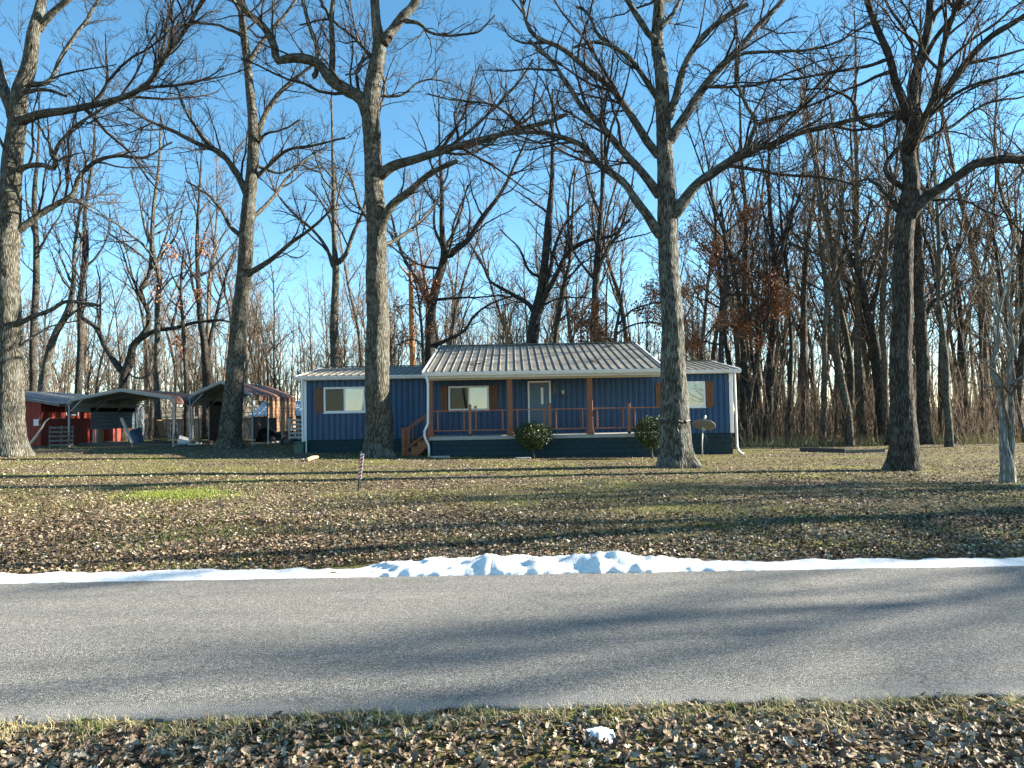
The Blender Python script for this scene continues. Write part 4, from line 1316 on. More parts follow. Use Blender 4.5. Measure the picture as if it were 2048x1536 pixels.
t, _ = traced_tree('oak_tree', 'leaning slimmer oak growing in front of the narrow carport', 'tree', 33.6,
    [(460, 901, 24), (462, 850, 23), (466, 790, 21), (470, 730, 20), (478, 640, 18), (487, 540, 16.5), (497, 430, 15), (506, 330, 13), (508, 260, 11), (501, 190, 10), (493, 120, 9), (485, 50, 7.5), (478, -10, 6.5), (470, -90, 4)],
    [([(500, 400), (470, 340), (430, 300), (390, 285), (350, 262), (310, 245), (255, 218)], 9, 2.5, -.15),
     ([(430, 301), (398, 262), (372, 222), (350, 170)], 5, 2, -.1),
     ([(512, 285), (525, 240), (545, 205), (570, 175), (600, 150), (645, 118)], 8, 3, .1),
     ([(508, 358), (545, 325), (572, 302), (620, 292), (690, 275)], 5, 1.8, -.2),
     ([(490, 552), (540, 521), (583, 485), (625, 455), (668, 414)], 7, 2.5, -.15),
     ([(492, 480), (462, 455), (440, 415), (410, 385), (372, 362)], 6, 2, .2),
     ([(486, 72), (437, 51), (412, 47), (339, 55)], 4, 1.5, -.1),
     ([(494, 130), (530, 75), (570, 30), (598, -10)], 6, 3, .15),
     ([(508, 300), (530, 270), (560, 262), (600, 240)], 4, 1.5, -.3),
     ([(506, 330), (560, 345), (600, 330), (640, 345)], 4, 1.5, .3)],
    12, M['bark_oak'], M['twig'], 5)
OAK.append(t)
t, _ = traced_tree('oak_tree', 'big oak with a broken-off upper limb standing before the left end of the porch', 'tree', 27.2,
    [(757, 918, 30), (757, 850, 30), (757, 760, 27), (755, 650, 25), (753, 560, 24), (752, 460, 22), (748, 370, 21), (743, 280, 20), (741, 220, 20), (750, 150, 18), (758, 95, 15), (752, 40, 11), (749, -10, 10), (747, -80, 7)],
    [([(742, 240), (720, 195), (693, 180), (660, 158), (634, 125), (610, 117), (583, 117), (556, 122), (547, 91), (525, 51), (488, 18), (470, -20)], 16, 6, -.12),
     ([(628, 158), (634, 122), (634, 95), (620, 55), (604, -5)], 6, 4, -.2),
     ([(663, 156), (665, 90), (663, 36), (668, -10)], 8, 5, -.15),
     ([(664, 60), (650, 20), (632, -10)], 5, 3, -.2),
     ([(763, 88), (778, 70), (800, 40), (826, 11), (842, -20)], 13, 9, .1),
     ([(806, 42), (837, 47), (862, 66), (908, 71), (955, 62), (990, 30)], 5, 1.5, -.2),
     ([(748, 360), (782, 335), (833, 317), (892, 299), (946, 284), (1001, 270), (1067, 251), (1110, 240), (1135, 228)], 12, 4, -.1),
     ([(896, 298), (946, 255), (990, 215), (1037, 164), (1067, 118)], 4.5, 2, -.2),
     ([(1040, 258), (1019, 230), (990, 211), (943, 204), (902, 199), (850, 188)], 4, 1.5, -.15),
     ([(752, 480), (768, 440), (782, 412), (819, 383), (862, 346), (895, 330), (914, 322)], 13, 5, -.15),
     ([(742, 110), (728, 120), (713, 146), (690, 150)], 4, 2, -.3),
     ([(745, 190), (800, 190), (850, 160), (900, 165)], 4, 1.5, .3),
     ([(752, 120), (700, 70), (660, 40), (600, 50)], 5, 2, .3)],
    13, M['bark_oak'], M['twig'], 4)
OAK.append(t)
t, _ = traced_tree('oak_tree', 'massive oak with pale lichen and dark band at the right end of the porch', 'tree', 22.4,
    [(1356, 936, 34), (1351, 880, 34), (1348, 820, 31), (1345, 740, 27), (1342, 660, 25), (1339, 570, 24), (1337, 470, 22), (1333, 390, 20), (1330, 300, 18), (1327, 220, 16), (1322, 150, 15), (1317, 80, 14), (1318, 0, 12), (1318, -80, 9)],
    [([(1334, 480), (1312, 455), (1287, 414), (1254, 371), (1200, 326), (1147, 281), (1103, 268), (1037, 266), (980, 275)], 12, 3, -.05),
     ([(1330, 395), (1310, 378), (1283, 344), (1233, 290), (1200, 252), (1165, 219), (1140, 175), (1110, 128), (1059, 80)], 11, 3.5, -.12),
     ([(1330, 320), (1310, 300), (1279, 257), (1222, 176), (1169, 135), (1125, 98), (1063, 66), (1041, 0)], 10, 4, .1),
     ([(1326, 212), (1295, 166), (1254, 112), (1221, 91), (1190, 84), (1147, 95)], 8, 3, -.2),
     ([(1218, 90), (1190, 60), (1180, 33), (1153, 12)], 5, 3, -.2),
     ([(1316, 90), (1287, 54), (1262, 12), (1240, -30)], 8, 6, .1),
     ([(1338, 440), (1362, 410), (1390, 373), (1448, 331), (1498, 298), (1544, 290), (1589, 269), (1655, 253), (1738, 232), (1800, 222)], 14, 3, -.1),
     ([(1494, 298), (1510, 248), (1490, 207), (1475, 165), (1473, 83), (1474, 40)], 6, 2, -.15),
     ([(1512, 250), (1593, 219), (1655, 153), (1690, 130)], 4.5, 2, .1),
     ([(1332, 290), (1355, 258), (1386, 207), (1432, 145), (1481, 95), (1523, 45), (1570, -5)], 12, 6, .1),
     ([(1330, 245), (1347, 205), (1366, 137), (1395, 87), (1436, 45), (1495, 8)], 11, 5, -.15),
     ([(1440, 135), (1473, 112), (1552, 103), (1622, 99), (1676, 83), (1745, 42)], 4.5, 2, -.1),
     ([(1318, 60), (1350, 20), (1370, -20)], 6, 4, .2),
     ([(1406, 172), (1440, 175), (1530, 165), (1620, 130), (1700, 110)], 4, 1.5, .1)],
    14, M['bark_grey'], M['twig'], 4, flare=.85)
OAK.append(t)
def scar(tree, px, py, Y, r):
    c = P(px, py, Y); sp = Soup()
    a = np.linspace(R(195), R(345), 40)
    q = np.stack([c.x + r * np.cos(a), Y + r * np.sin(a), c.z + .05 * (vnoise(np.stack([a * 5, 0 * a, 0 * a], -1)) - .5)], -1)
    sp.add(*tubes(q[None], (.018 + .045 * vnoise(np.stack([a * 9, 0 * a + 3, 0 * a], -1)))[None], 6))
    q = np.array([P(px + 8 + 2 * math.sin(i * 1.3), py + 2 + i * 3.4, Y - r * .98) for i in range(9)])
    sp.add(*tubes(q[None], np.linspace(.05, .012, 9)[None], 6))
    o = obj('dark_band', sp.mesh('dark_band'), M['black_tarp'], tree)
    o['label'] = 'black scar band around the lower trunk'
scar(OAK[-1], 1347, 842, 22.4, .455)
t, _ = traced_tree('oak_tree', 'dark-barked oak standing alone on the lawn right of the house', 'tree', 21.3,
    [(1806, 938, 29), (1804, 880, 28), (1802, 820, 25), (1802, 720, 23), (1804, 620, 22), (1808, 530, 21), (1813, 440, 20.5), (1818, 370, 17), (1821, 300, 15), (1824, 235, 13), (1833, 166, 11), (1846, 104, 10), (1856, 50, 9), (1862, -10, 8), (1868, -80, 5)],
    [([(1820, 250), (1812, 222), (1792, 166), (1776, 108), (1751, 50), (1732, -10)], 11, 7, .1),
     ([(1852, 70), (1865, 38), (1885, 15), (1908, -10)], 7, 5, -.15),
     ([(1820, 300), (1836, 275), (1862, 215), (1896, 174), (1929, 128), (1978, 79), (2060, 25)], 11, 6, -.1),
     ([(1812, 440), (1835, 412), (1871, 385), (1912, 356), (1966, 323), (2007, 319), (2080, 316)], 14, 9, -.1),
     ([(1818, 380), (1788, 364), (1769, 335), (1780, 315), (1813, 281), (1850, 244), (1912, 186), (2007, 153), (2060, 140)], 5.5, 3, -.25),
     ([(1812, 440), (1795, 420), (1759, 373), (1734, 358), (1718, 362)], 7, 2, -.1),
     ([(1816, 240), (1800, 232), (1751, 253), (1722, 244), (1705, 203), (1655, 178), (1610, 180)], 6, 2, -.2),
     ([(1786, 140), (1740, 160), (1697, 178), (1593, 222), (1500, 245)], 4, 1.5, .1),
     ([(1780, 118), (1720, 135), (1640, 150), (1560, 160), (1430, 170)], 4, 1.5, -.2),
     ([(1838, 150), (1810, 60), (1780, 20), (1760, -20)], 5, 3, .2),
     ([(1930, 128), (1990, 115), (2060, 95)], 5, 2, .1),
     ([(1850, 400), (1920, 400), (1990, 430), (2060, 445)], 3.5, 1.5, -.2),
     ([(1828, 285), (1890, 260), (1960, 215), (2060, 190)], 5, 2, .2)],
    15, M['bark_dark'], M['twig'], 4, flare=.8)
OAK.append(t)
t, _ = traced_tree('young_tree', 'slim pale-barked twin-stemmed young tree at the right edge of the lawn', 'tree', 17.3,
    [(2013, 958, 14), (2012, 935, 14), (2010, 890, 9), (2010, 815, 8), (2000, 765, 7), (1992, 730, 6), (1994, 690, 5), (1998, 640, 4), (2010, 570, 3)],
    [([(2014, 945), (2021, 892), (2023, 793), (2019, 748), (2023, 695), (2026, 640), (2040, 622), (2075, 600)], 8, 4, .1),
     ([(2026, 640), (2016, 600), (2018, 550), (2030, 480)], 4, 2, -.1),
     ([(2021, 680), (1997, 630), (1964, 572), (1922, 530)], 3.5, 1.2, -.2),
     ([(1991, 735), (1964, 712), (1941, 708), (1910, 700)], 3, 1, -.1),
     ([(2004, 775), (1975, 772), (1930, 765)], 2.2, .8, .1),
     ([(1994, 690), (1970, 678), (1935, 650)], 2.5, .8, .2),
     ([(2022, 770), (2050, 750), (2090, 735)], 3.5, 2, -.1)],
    16, M['bark_pale'], M['twig_far'], 3, dens=.8, k=24, flare=.5, exlen=(1.2, 2.2))

# trees standing just behind the house and carports, traced one by one
MID = [
 ('tall tree forking into four leaders behind the left roof of the house', 42.0, [(671, 800, 11), (670, 740, 9.5), (668, 640, 8.5), (671, 540, 8), (670, 500, 6), (668, 400, 5), (665, 280, 3), (662, 180, 1.5)],
  [([(669, 540), (655, 500), (625, 460), (590, 430), (560, 395), (530, 340)], 5, 1.5, .1), ([(671, 530), (690, 510), (705, 470), (725, 425), (740, 350)], 6, 2, -.1), ([(669, 500), (660, 440), (640, 400), (610, 370)], 4, 1.5, .2), ([(668, 440), (680, 380), (700, 320), (720, 260)], 3, 1, .1)]),
 ('crooked dark tree with a wide right limb at the left end of the porch roof', 40.0, [(855, 810, 14), (857, 745, 13), (860, 690, 12), (862, 620, 11), (876, 560, 10), (888, 515, 9), (884, 460, 6), (884, 390, 5), (880, 300, 3), (878, 200, 1.5)],
  [([(890, 515), (935, 480), (960, 440), (1000, 390), (1030, 330), (1060, 260)], 8, 2, -.1), ([(862, 618), (840, 570), (815, 530), (795, 480), (780, 420)], 6, 2, .1), ([(862, 695), (890, 682), (930, 660), (950, 630), (1000, 600), (1040, 590)], 5, 1.5, -.1), ([(885, 505), (905, 470), (920, 430), (935, 370)], 5, 1.5, .2), ([(872, 600), (900, 597), (960, 594), (1010, 590)], 3.5, 1.2, -.2), ([(886, 495), (870, 460), (868, 410), (850, 350)], 4, 1.2, 0)]),
 ('thick many-stemmed tree fanning out behind the porch roof ridge', 43.0, [(1062, 800, 17), (1063, 700, 15), (1070, 640, 13), (1082, 580, 10), (1090, 520, 9), (1097, 440, 8), (1103, 380, 6), (1105, 280, 4), (1105, 180, 2)],
  [([(1068, 650), (1092, 590), (1112, 550), (1140, 500), (1180, 480), (1225, 470), (1260, 440)], 9, 2.5, -.1), ([(1075, 620), (1100, 540), (1115, 480), (1135, 440), (1165, 410)], 8, 2, .15), ([(1072, 630), (1060, 612), (1025, 590), (985, 565), (955, 510), (935, 480)], 6, 1.5, .1), ([(1140, 500), (1137, 440), (1140, 380), (1150, 330)], 4, 1.5, -.1), ([(1086, 555), (1062, 545), (1040, 500), (1000, 460)], 4, 1.2, .2)]),
 ('slender straight tree behind the middle of the porch roof', 45.0, [(1105, 800, 7), (1110, 690, 6), (1118, 620, 5.5), (1128, 570, 5), (1140, 520, 4), (1145, 430, 3), (1150, 330, 1.5)], [([(1125, 590), (1150, 540), (1190, 500)], 2.5, 1, .1), ([(1140, 520), (1120, 470), (1110, 400)], 2.5, 1, .1)]),
 ('dark upright tree behind the right half of the porch roof', 41.0, [(1185, 800, 10), (1188, 690, 9), (1190, 600, 8), (1194, 520, 7), (1200, 450, 6), (1205, 380, 5), (1203, 280, 3), (1205, 170, 1.5)],
  [([(1193, 540), (1215, 500), (1240, 460), (1258, 400), (1270, 330)], 5, 1.5, .1), ([(1190, 560), (1165, 530), (1140, 490), (1120, 430)], 3.5, 1.2, .1), ([(1202, 430), (1180, 380), (1165, 300)], 3.5, 1.2, -.1)]),
 ('low forked tree spreading in a wide V behind the wide carport', 44.0, [(248, 860, 13), (248, 790, 11), (250, 752, 10.5), (258, 720, 9), (268, 690, 8), (284, 672, 7), (297, 645, 5.5), (292, 615, 5), (282, 592, 4.5), (298, 545, 4), (302, 480, 3), (310, 380, 1.5)],
  [([(249, 752), (235, 732), (215, 700), (190, 655), (163, 630), (158, 600), (172, 540), (175, 460)], 7, 2.5, .1), ([(275, 680), (310, 662), (345, 656), (400, 644), (440, 640), (475, 648)], 6, 2, -.1), ([(255, 735), (262, 750), (280, 757), (302, 745), (312, 715)], 2.5, 1, -.2), ([(345, 656), (352, 620), (370, 570), (400, 540)], 4, 1.2, .1), ([(300, 540), (325, 510), (350, 470), (365, 420)], 3.5, 1.2, .1)]),
 ('straight tree rising through the wide carport view beside a leaning plank', 43.0, [(318, 880, 9), (316, 790, 7.5), (313, 700, 6.5), (316, 600, 6), (318, 560, 5.5), (308, 510, 5), (308, 430, 4), (318, 330, 3), (322, 230, 1.5)],
  [([(312, 530), (330, 480), (345, 430), (370, 380)], 3.5, 1.2, .1), ([(309, 505), (290, 460), (280, 400), (260, 340)], 3.5, 1.2, .1), ([(316, 590), (340, 560), (380, 540)], 2.5, 1, -.1)]),
 ('twin-trunked tree directly behind the narrow carport peak', 46.0, [(415, 860, 11), (414, 760, 10), (411, 690, 8), (403, 640, 6), (398, 570, 5), (395, 480, 4), (400, 380, 2.5), (405, 280, 1.3)],
  [([(414, 715), (422, 670), (435, 620), (450, 560), (470, 500)], 6, 1.5, .1), ([(402, 620), (385, 570), (378, 510), (360, 450)], 4, 1.2, .1), ([(396, 520), (410, 470), (430, 420)], 3, 1, 0)]),
 ('straight sunlit trunk rising above the red barn roof nearest the leftmost oak', 46.0, [(62, 860, 9), (64, 780, 8), (66, 680, 7.5), (70, 560, 7), (72, 480, 6), (70, 400, 5), (75, 300, 3), (80, 180, 1.5)],
  [([(70, 520), (95, 470), (120, 430), (140, 360)], 3, 1, .1), ([(71, 480), (55, 420), (50, 350)], 3, 1, .1)]),
 ('tree leaning right above the red barn roof', 45.0, [(78, 860, 10), (84, 780, 9.5), (97, 710, 8.5), (115, 665, 7.5), (132, 630, 7), (145, 580, 5.5), (150, 500, 4), (165, 400, 2.5), (170, 300, 1.3)],
  [([(128, 640), (150, 622), (175, 612), (205, 620)], 3.5, 1.2, -.1), ([(146, 570), (125, 520), (110, 450)], 3, 1, .1)]),
 ('straight mid-sized tree left of the wide carport peak', 47.0, [(155, 870, 9), (157, 790, 8), (160, 700, 7), (163, 600, 6), (166, 520, 5.5), (170, 430, 4), (185, 320, 3), (192, 200, 1.5)],
  [([(165, 540), (195, 510), (215, 470), (220, 420)], 3, 1, .1), ([(167, 490), (150, 440), (148, 390)], 3, 1, .1)]),
 ('thick straight tree close behind the lone dark oak on the right', 37.0, [(1846, 890, 16), (1845, 820, 13), (1843, 700, 12.5), (1838, 560, 11.5), (1836, 430, 10), (1832, 300, 7), (1838, 160, 4), (1840, 20, 2)],
  [([(1842, 640), (1870, 600), (1900, 585), (1935, 560), (1990, 555)], 4.5, 1.5, .1), ([(1836, 420), (1865, 350), (1880, 270), (1890, 180)], 4, 1.5, .1), ([(1837, 480), (1800, 420), (1780, 340), (1770, 260)], 4, 1.5, .1)]),
 ('dark slightly crooked tree at the wood edge between the lone oak and the young tree', 34.5, [(1898, 893, 9), (1897, 860, 7.5), (1894, 800, 7), (1892, 730, 7), (1884, 660, 6), (1878, 600, 5.5), (1880, 520, 5), (1876, 440, 4), (1870, 320, 2.5), (1872, 200, 1.3)],
  [([(1880, 600), (1910, 580), (1940, 560), (1975, 548)], 3.5, 1, -.1), ([(1879, 510), (1900, 470), (1910, 400)], 3, 1, .1)]),
 ('dark fork-topped tree at the wood edge just right of the house', 41.0, [(1534, 880, 10), (1537, 820, 9), (1541, 740, 8), (1546, 640, 7), (1549, 560, 6.5), (1547, 480, 5), (1540, 400, 4), (1538, 280, 2.5), (1530, 180, 1.3)],
  [([(1549, 560), (1565, 510), (1580, 450), (1600, 380), (1610, 300)], 4.5, 1.5, .1), ([(1547, 500), (1530, 440), (1515, 360)], 3, 1, .1)]),
 ('thick tree curving left at the wood edge just left of the lone oak', 40.0, [(1762, 890, 14), (1760, 830, 11), (1756, 740, 10), (1750, 680, 9), (1738, 630, 8.5), (1724, 570, 7.5), (1718, 520, 6), (1710, 450, 5), (1705, 340, 3), (1700, 220, 1.5)],
  [([(1738, 625), (1755, 580), (1765, 530), (1790, 480), (1820, 430)], 6, 2, .1), ([(1722, 560), (1700, 510), (1680, 450), (1665, 380)], 5, 1.5, .1), ([(1716, 500), (1735, 440), (1745, 370)], 4, 1.2, 0)]),
 ('pale straight tree leaning left in the wood midway between house and lone oak', 41.0, [(1704, 885, 8), (1702, 830, 7), (1698, 740, 6.5), (1690, 660, 6), (1680, 600, 5.5), (1670, 540, 5), (1662, 470, 4), (1652, 380, 3), (1650, 260, 1.5)],
  [([(1672, 550), (1690, 500), (1697, 430)], 3, 1, .1), ([(1682, 610), (1655, 570), (1630, 530), (1610, 470)], 3, 1, .1)]),
 ('slender tall tree rising just right of the big oak behind the right roof', 44.0, [(1485, 860, 8), (1487, 780, 7), (1489, 680, 6.5), (1491, 560, 6), (1493, 440, 5), (1485, 320, 3.5), (1480, 200, 2), (1478, 100, 1)],
  [([(1491, 520), (1505, 450), (1515, 380), (1530, 300)], 3.5, 1.2, .1), ([(1493, 450), (1470, 400), (1455, 330)], 3, 1, .1)]),
]
for i, (lab, Y, tr, lb) in enumerate(MID):
    traced_tree('woodland_tree', lab, 'tree', Y, tr, lb, 40 + i, M['bark_oak' if i % 3 == 0 else 'bark_dark'], M['twig'], 8, dens=.72, fine=True, group='trees just behind the house and yard', k=18, flare=.5, tw=1.55, exlen=(2.5, 6), exh=.42)

# orange stripped trunk behind the left roof
Ys = 38.8
b = P(824, 800, Ys)
E = empty('dead_trunk', (b.x, Ys, GZ(b.x, Ys)), 'orange-brown stripped dead trunk rising straight behind the left roof', 'dead tree')
pts = [(b.x, Ys, GZ(b.x, Ys) - .1)] + [tuple(P(x, y, Ys)) for x, y in ((825, 740), (823, 640), (822, 580), (820, 545))]
obj('trunk', trunk_mesh(np.array(pts), np.array([7, 6, 5.5, 5, 3.5]) * Ys / FPX, GZ(b.x, Ys), 18, .12, .3, 3), M['stripped'], E)
tube('broken_limb', [P(x, y, Ys) for x, y in ((821, 556), (812, 545), (800, 532), (796, 520))], [.07, .055, .04, .02], M['stripped'], E, 7)

# russet-leaved young oaks
def leaf_quads(rng, p, s0, s1):
    n = len(p)
    a = unit(rng.normal(size=(n, 3)) + np.array([0, 0, -.6])); b = unit(np.cross(a, rng.normal(size=(n, 3))))
    c = np.cross(a, b)
    s = rng.uniform(s0, s1, n)[:, None]
    V = np.stack([p, p + a * s * .5 + b * s * .32, p + a * s, p + a * s * .5 - b * s * .32 + c * s * .15], 1)
    return V.reshape(-1, 3), np.arange(n * 4).reshape(n, 4)
def russet(label, Y, trunk, limbs, seed, nleaf, k=14):
    t, p3 = traced_tree('russet_oak', label, 'tree', Y, trunk, limbs, seed, M['bark_dark'], M['twig'], 3, dens=.8, fine=False, k=k, flare=.4, tw=1.3, exlen=(1.5, 3), exh=.35)
    rng = np.random.default_rng(seed)
    q = p3.reshape(-1, 3)
    cl = vnoise(q * .8 + seed)
    q = q[cl > .33]
    q = q[rng.integers(0, len(q), nleaf)] + rng.normal(0, .24, (nleaf, 3))
    V, Q = leaf_quads(rng, q, .08, .16)
    me = np_mesh('foliage', V, Q, None, False)
    set_attr(me, 'tint', np.repeat(np.clip(rng.normal(.5, .28, nleaf), 0, 1), 4))
    tag(obj('foliage', me, M['leaf_red'], t), kind='stuff')
russet('young oak holding dense russet leaves above the right end of the porch roof', 39.0, [(1228, 800, 6), (1230, 720, 5), (1232, 660, 4), (1240, 620, 3), (1245, 580, 2)],
       [([(1231, 690), (1200, 665), (1165, 640), (1140, 630)], 3, 1, .1), ([(1232, 670), (1265, 650), (1300, 645), (1340, 655)], 3, 1, -.1), ([(1236, 650), (1265, 620), (1300, 608), (1345, 600)], 3, 1, .1), ([(1233, 680), (1215, 690), (1180, 680)], 2.5, 1, -.2), ([(1238, 630), (1215, 610), (1190, 612)], 2, 1, .1)], 71, 6500)
russet('taller young oak with scattered russet leaves right of the massive oak', 38.0, [(1440, 860, 7), (1442, 740, 6), (1445, 640, 5.5), (1450, 560, 4.5), (1448, 480, 3.5), (1440, 400, 2)],
       [([(1444, 660), (1480, 640), (1530, 610), (1580, 600)], 3.5, 1, -.1), ([(1446, 620), (1410, 600), (1375, 590)], 3, 1, .1), ([(1448, 560), (1490, 540), (1530, 560)], 3, 1, .1), ([(1450, 520), (1415, 500), (1385, 470)], 3, 1, -.1), ([(1443, 690), (1400, 680), (1370, 660)], 3, 1, .1), ([(1449, 590), (1500, 590), (1560, 620)], 3, 1, .1), ([(1447, 470), (1480, 440), (1500, 420)], 2.5, 1, 0), ([(1444, 640), (1470, 660), (1510, 680)], 3, 1, 0)], 72, 9000)
russet('thin young oak with a few russet leaves beside the orange dead trunk', 38.0, [(846, 800, 4), (846, 720, 3.5), (842, 640, 3), (834, 580, 2), (815, 510, 1.3)],
       [([(844, 690), (820, 680), (795, 690)], 2, 1, .1), ([(842, 640), (820, 610), (800, 612)], 2, 1, -.1), ([(838, 610), (855, 580), (880, 570)], 2, 1, .1), ([(835, 580), (815, 560), (795, 545)], 2, 1, .1)], 73, 1500)
russet('young oak with sparse brown leaves left of the leaning oak', 43.0, [(372, 860, 5), (372, 760, 4.5), (366, 660, 4), (362, 580, 3), (368, 500, 2)],
       [([(366, 640), (395, 600), (420, 580)], 2.5, 1, .1), ([(364, 590), (340, 540), (330, 500)], 2.5, 1, .1), ([(365, 560), (390, 520), (420, 480)], 2.5, 1, -.1), ([(366, 620), (340, 600), (320, 560)], 2, 1, 0)], 74, 1500)

# ------------------------------------------------------------------ the wood: tree prototypes and their copies
def wood_proto(seed, height, r0, lean, first, nl, steep):
    rng = np.random.default_rng(seed)
    n = 14
    p = np.zeros((n, 3)); d = np.array([lean * rng.normal(), lean * rng.normal(), 1.0])
    for i in range(1, n):
        d = d + rng.normal(0, .055, 3) * np.array([1, 1, .2]); d = d / np.linalg.norm(d)
        p[i] = p[i - 1] + d * height / (n - 1)
    p[0, 2] = -.25
    rad = r0 * np.linspace(1, .08, n) ** .85
    q, u = resample(p, 44)
    r = np.interp(u, np.linspace(0, 1, n), rad)
    r = r * (1 + .45 * np.exp(-u * 44 / 1.2))
    V, Q, bk = tubes(q[None], r[None], 9, True)
    tm = np_mesh('trunk', V, Q); set_attr(tm, 'bark', bk, 'FLOAT_VECTOR')
    t = np.sort(first + (1 - first) * rng.random(nl) ** .9)
    i = np.minimum((t * 43).astype(int), 42)
    az = rng.uniform(0, 2 * math.pi, nl)
    dd = np.stack([np.cos(az), np.sin(az), np.full(nl, steep) + rng.normal(0, .3, nl)], 1)
    L = np.clip(height * .26 * (1.15 - t) * rng.uniform(.7, 1.5, nl), .8, 6)
    lp, lr = grow(rng, q[i], dd, L, np.minimum(r[i] * .6, L * .016), 12, .10, .045, .3)
    sp, _ = crown_soup(rng, lp, lr, .88, True, 1.6, .05)
    V, Q = tubes(lp, lr, 6)
    sp.add(V, Q)
    return tm, sp.mesh('crown')
PROTO = [wood_proto(200 + i, h, r, ln, f, nl, st) for i, (h, r, ln, f, nl, st) in enumerate((
    (19, .17, .03, .30, 22, 1.4), (21, .22, .04, .35, 22, 1.2), (17, .12, .05, .28, 18, 1.7), (22, .19, .03, .42, 20, 1.5), (15, .10, .07, .25, 16, 1.5),
    (20, .26, .05, .30, 24, .9), (18, .14, .10, .32, 18, 1.3), (13, .085, .06, .20, 16, 1.6), (21, .16, .04, .48, 18, 1.8)))]
def place_wood():
    rng = np.random.default_rng(77)
    spots = []
    def try_add(x, y, mind):
        for (a, b) in spots:
            if (a - x) ** 2 + (b - y) ** 2 < mind * mind: return False
        spots.append((x, y)); return True
    def zone(n, px0, px1, y0, y1, mind):
        got = 0
        for _ in range(n * 14):
            if got >= n: break
            y = y0 + (y1 - y0) * rng.random() ** 1.2
            px = rng.uniform(px0, px1)
            x = P(px, 850, y).x
            if -32 < x < -8.6 and y < 47: continue
            if -10 < x < 10.4 and y < 40: continue
            if try_add(x, y, mind): got += 1
    zone(95, 1470, 2120, 37, 66, 1.3)
    zone(44, 840, 1480, 48, 82, 2.0)
    zone(32, 380, 860, 54, 88, 2.6)
    zone(30, -60, 400, 56, 90, 2.6)
    young = len(spots)
    zone(38, 840, 1480, 46, 66, 1.0)
    zone(34, 380, 860, 50, 70, 1.2)
    zone(30, -60, 400, 52, 72, 1.2)
    labels = [(-999, 240, 'beyond the red barn'), (240, 600, 'far behind the carports'), (600, 860, "beyond the house's left roof"), (860, 1330, 'behind the porch roof'),
              (1330, 1560, "behind the house's right corner"), (1560, 1790, 'left of the lone dark oak'), (1790, 9999, 'right of the lone dark oak')]
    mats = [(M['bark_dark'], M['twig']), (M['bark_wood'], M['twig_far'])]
    looks = {0: 'straight', 1: 'thick straight', 2: 'thin steep-limbed', 3: 'tall high-crowned', 4: 'small slender', 5: 'broad wide-branched', 6: 'leaning', 7: 'very thin low', 8: 'tall clean-stemmed'}
    made = {}
    for q_, (x, y) in enumerate(spots):
        right = x > 10
        k = int(rng.choice([0, 2, 3, 4, 6, 7, 8, 1] if right else [0, 2, 3, 4, 6, 7, 8, 2, 4]))
        if q_ >= young: k = int(rng.choice([2, 4, 6, 7]))
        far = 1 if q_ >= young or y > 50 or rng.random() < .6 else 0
        tm, cm = PROTO[k]
        if (k, far) not in made:
            a, b = tm.copy(), cm.copy()
            a.materials.append(mats[far][0]); b.materials.append(mats[far][1])
            made[(k, far)] = (a, b)
        a, b = made[(k, far)]
        px = x / y * FPX + 1024
        zone_ = next(l for lo, hi, l in labels if lo <= px < hi)
        depth = 'at the edge of' if y < (46 if right else 60) else 'deep in'
        lab = '%s tree %s the wood %s' % (looks[k], depth, zone_)
        E = empty('forest_tree', (x, y, GZ(x, y)), lab, 'tree', 'woodland trees ' + zone_)
        E.rotation_euler = (rng.normal(0, .025), rng.normal(0, .025), rng.uniform(0, 6.28))
        s = rng.uniform(.45, .68) if q_ >= young else rng.uniform(.8, 1.15)
        if q_ >= young: E['label'] = lab = 'young ' + lab
        E.scale = (s * rng.uniform(.9, 1.25), s * rng.uniform(.9, 1.25), s)
        for nm, me in (('trunk', a), ('crown', b)):
            o = bpy.data.objects.new(nm, me); COL.objects.link(o); o.parent = E
            if nm == 'crown': o['kind'] = 'stuff'
place_wood()
# trees across the road behind the viewer, seen only as reflections in the panes
for x, y, k, s in ((-15, -22, 1, .9), (-20, -38, 5, 1.0), (-4.6, -19, 3, .8), (-8, -36, 0, 1.0), (20, -25, 5, .9), (27, -40, 1, 1.0)):
    E = empty('roadside_tree', (x, y, GZ(x, y)), 'bare tree across the road, seen only as a reflection in the windows', 'tree', 'trees across the road')
    E.scale = (s, s, s); E.rotation_euler = (0, 0, x)
    for nm, me, mt in (('trunk', PROTO[k][0], M['bark_oak']), ('crown', PROTO[k][1], M['twig'])):
        me = me.copy(); me.materials.append(mt)
        o = bpy.data.objects.new(nm, me); COL.objects.link(o); o.parent = E
        if nm == 'crown': o['kind'] = 'stuff'

# yard trees that stand outside the picture on the sunny side; their shadows stripe lawn and road
for i, (src, x, y, rz, s, lab) in enumerate((
        (3, 47.0, 18.6, 1.0, .95, 'yard oak outside the picture on the right near the road'), (4, 38.0, 20.0, 2.2, 1.0, 'yard oak outside the picture on the right beyond the young tree'),
        (1, 74.0, 20.6, .5, .9, 'yard oak far outside the picture on the right'),
        (0, 34.0, 16.6, 5.0, .85, 'smaller yard oak outside the picture in front of the others'))):
    c = copy_tree(OAK[src])
    c.location = (x, y, GZ(x, y)); c.rotation_euler = (0, 0, rz); c.scale = (s, s, s)
    c['label'] = lab; c['group'] = 'yard oaks outside the picture'

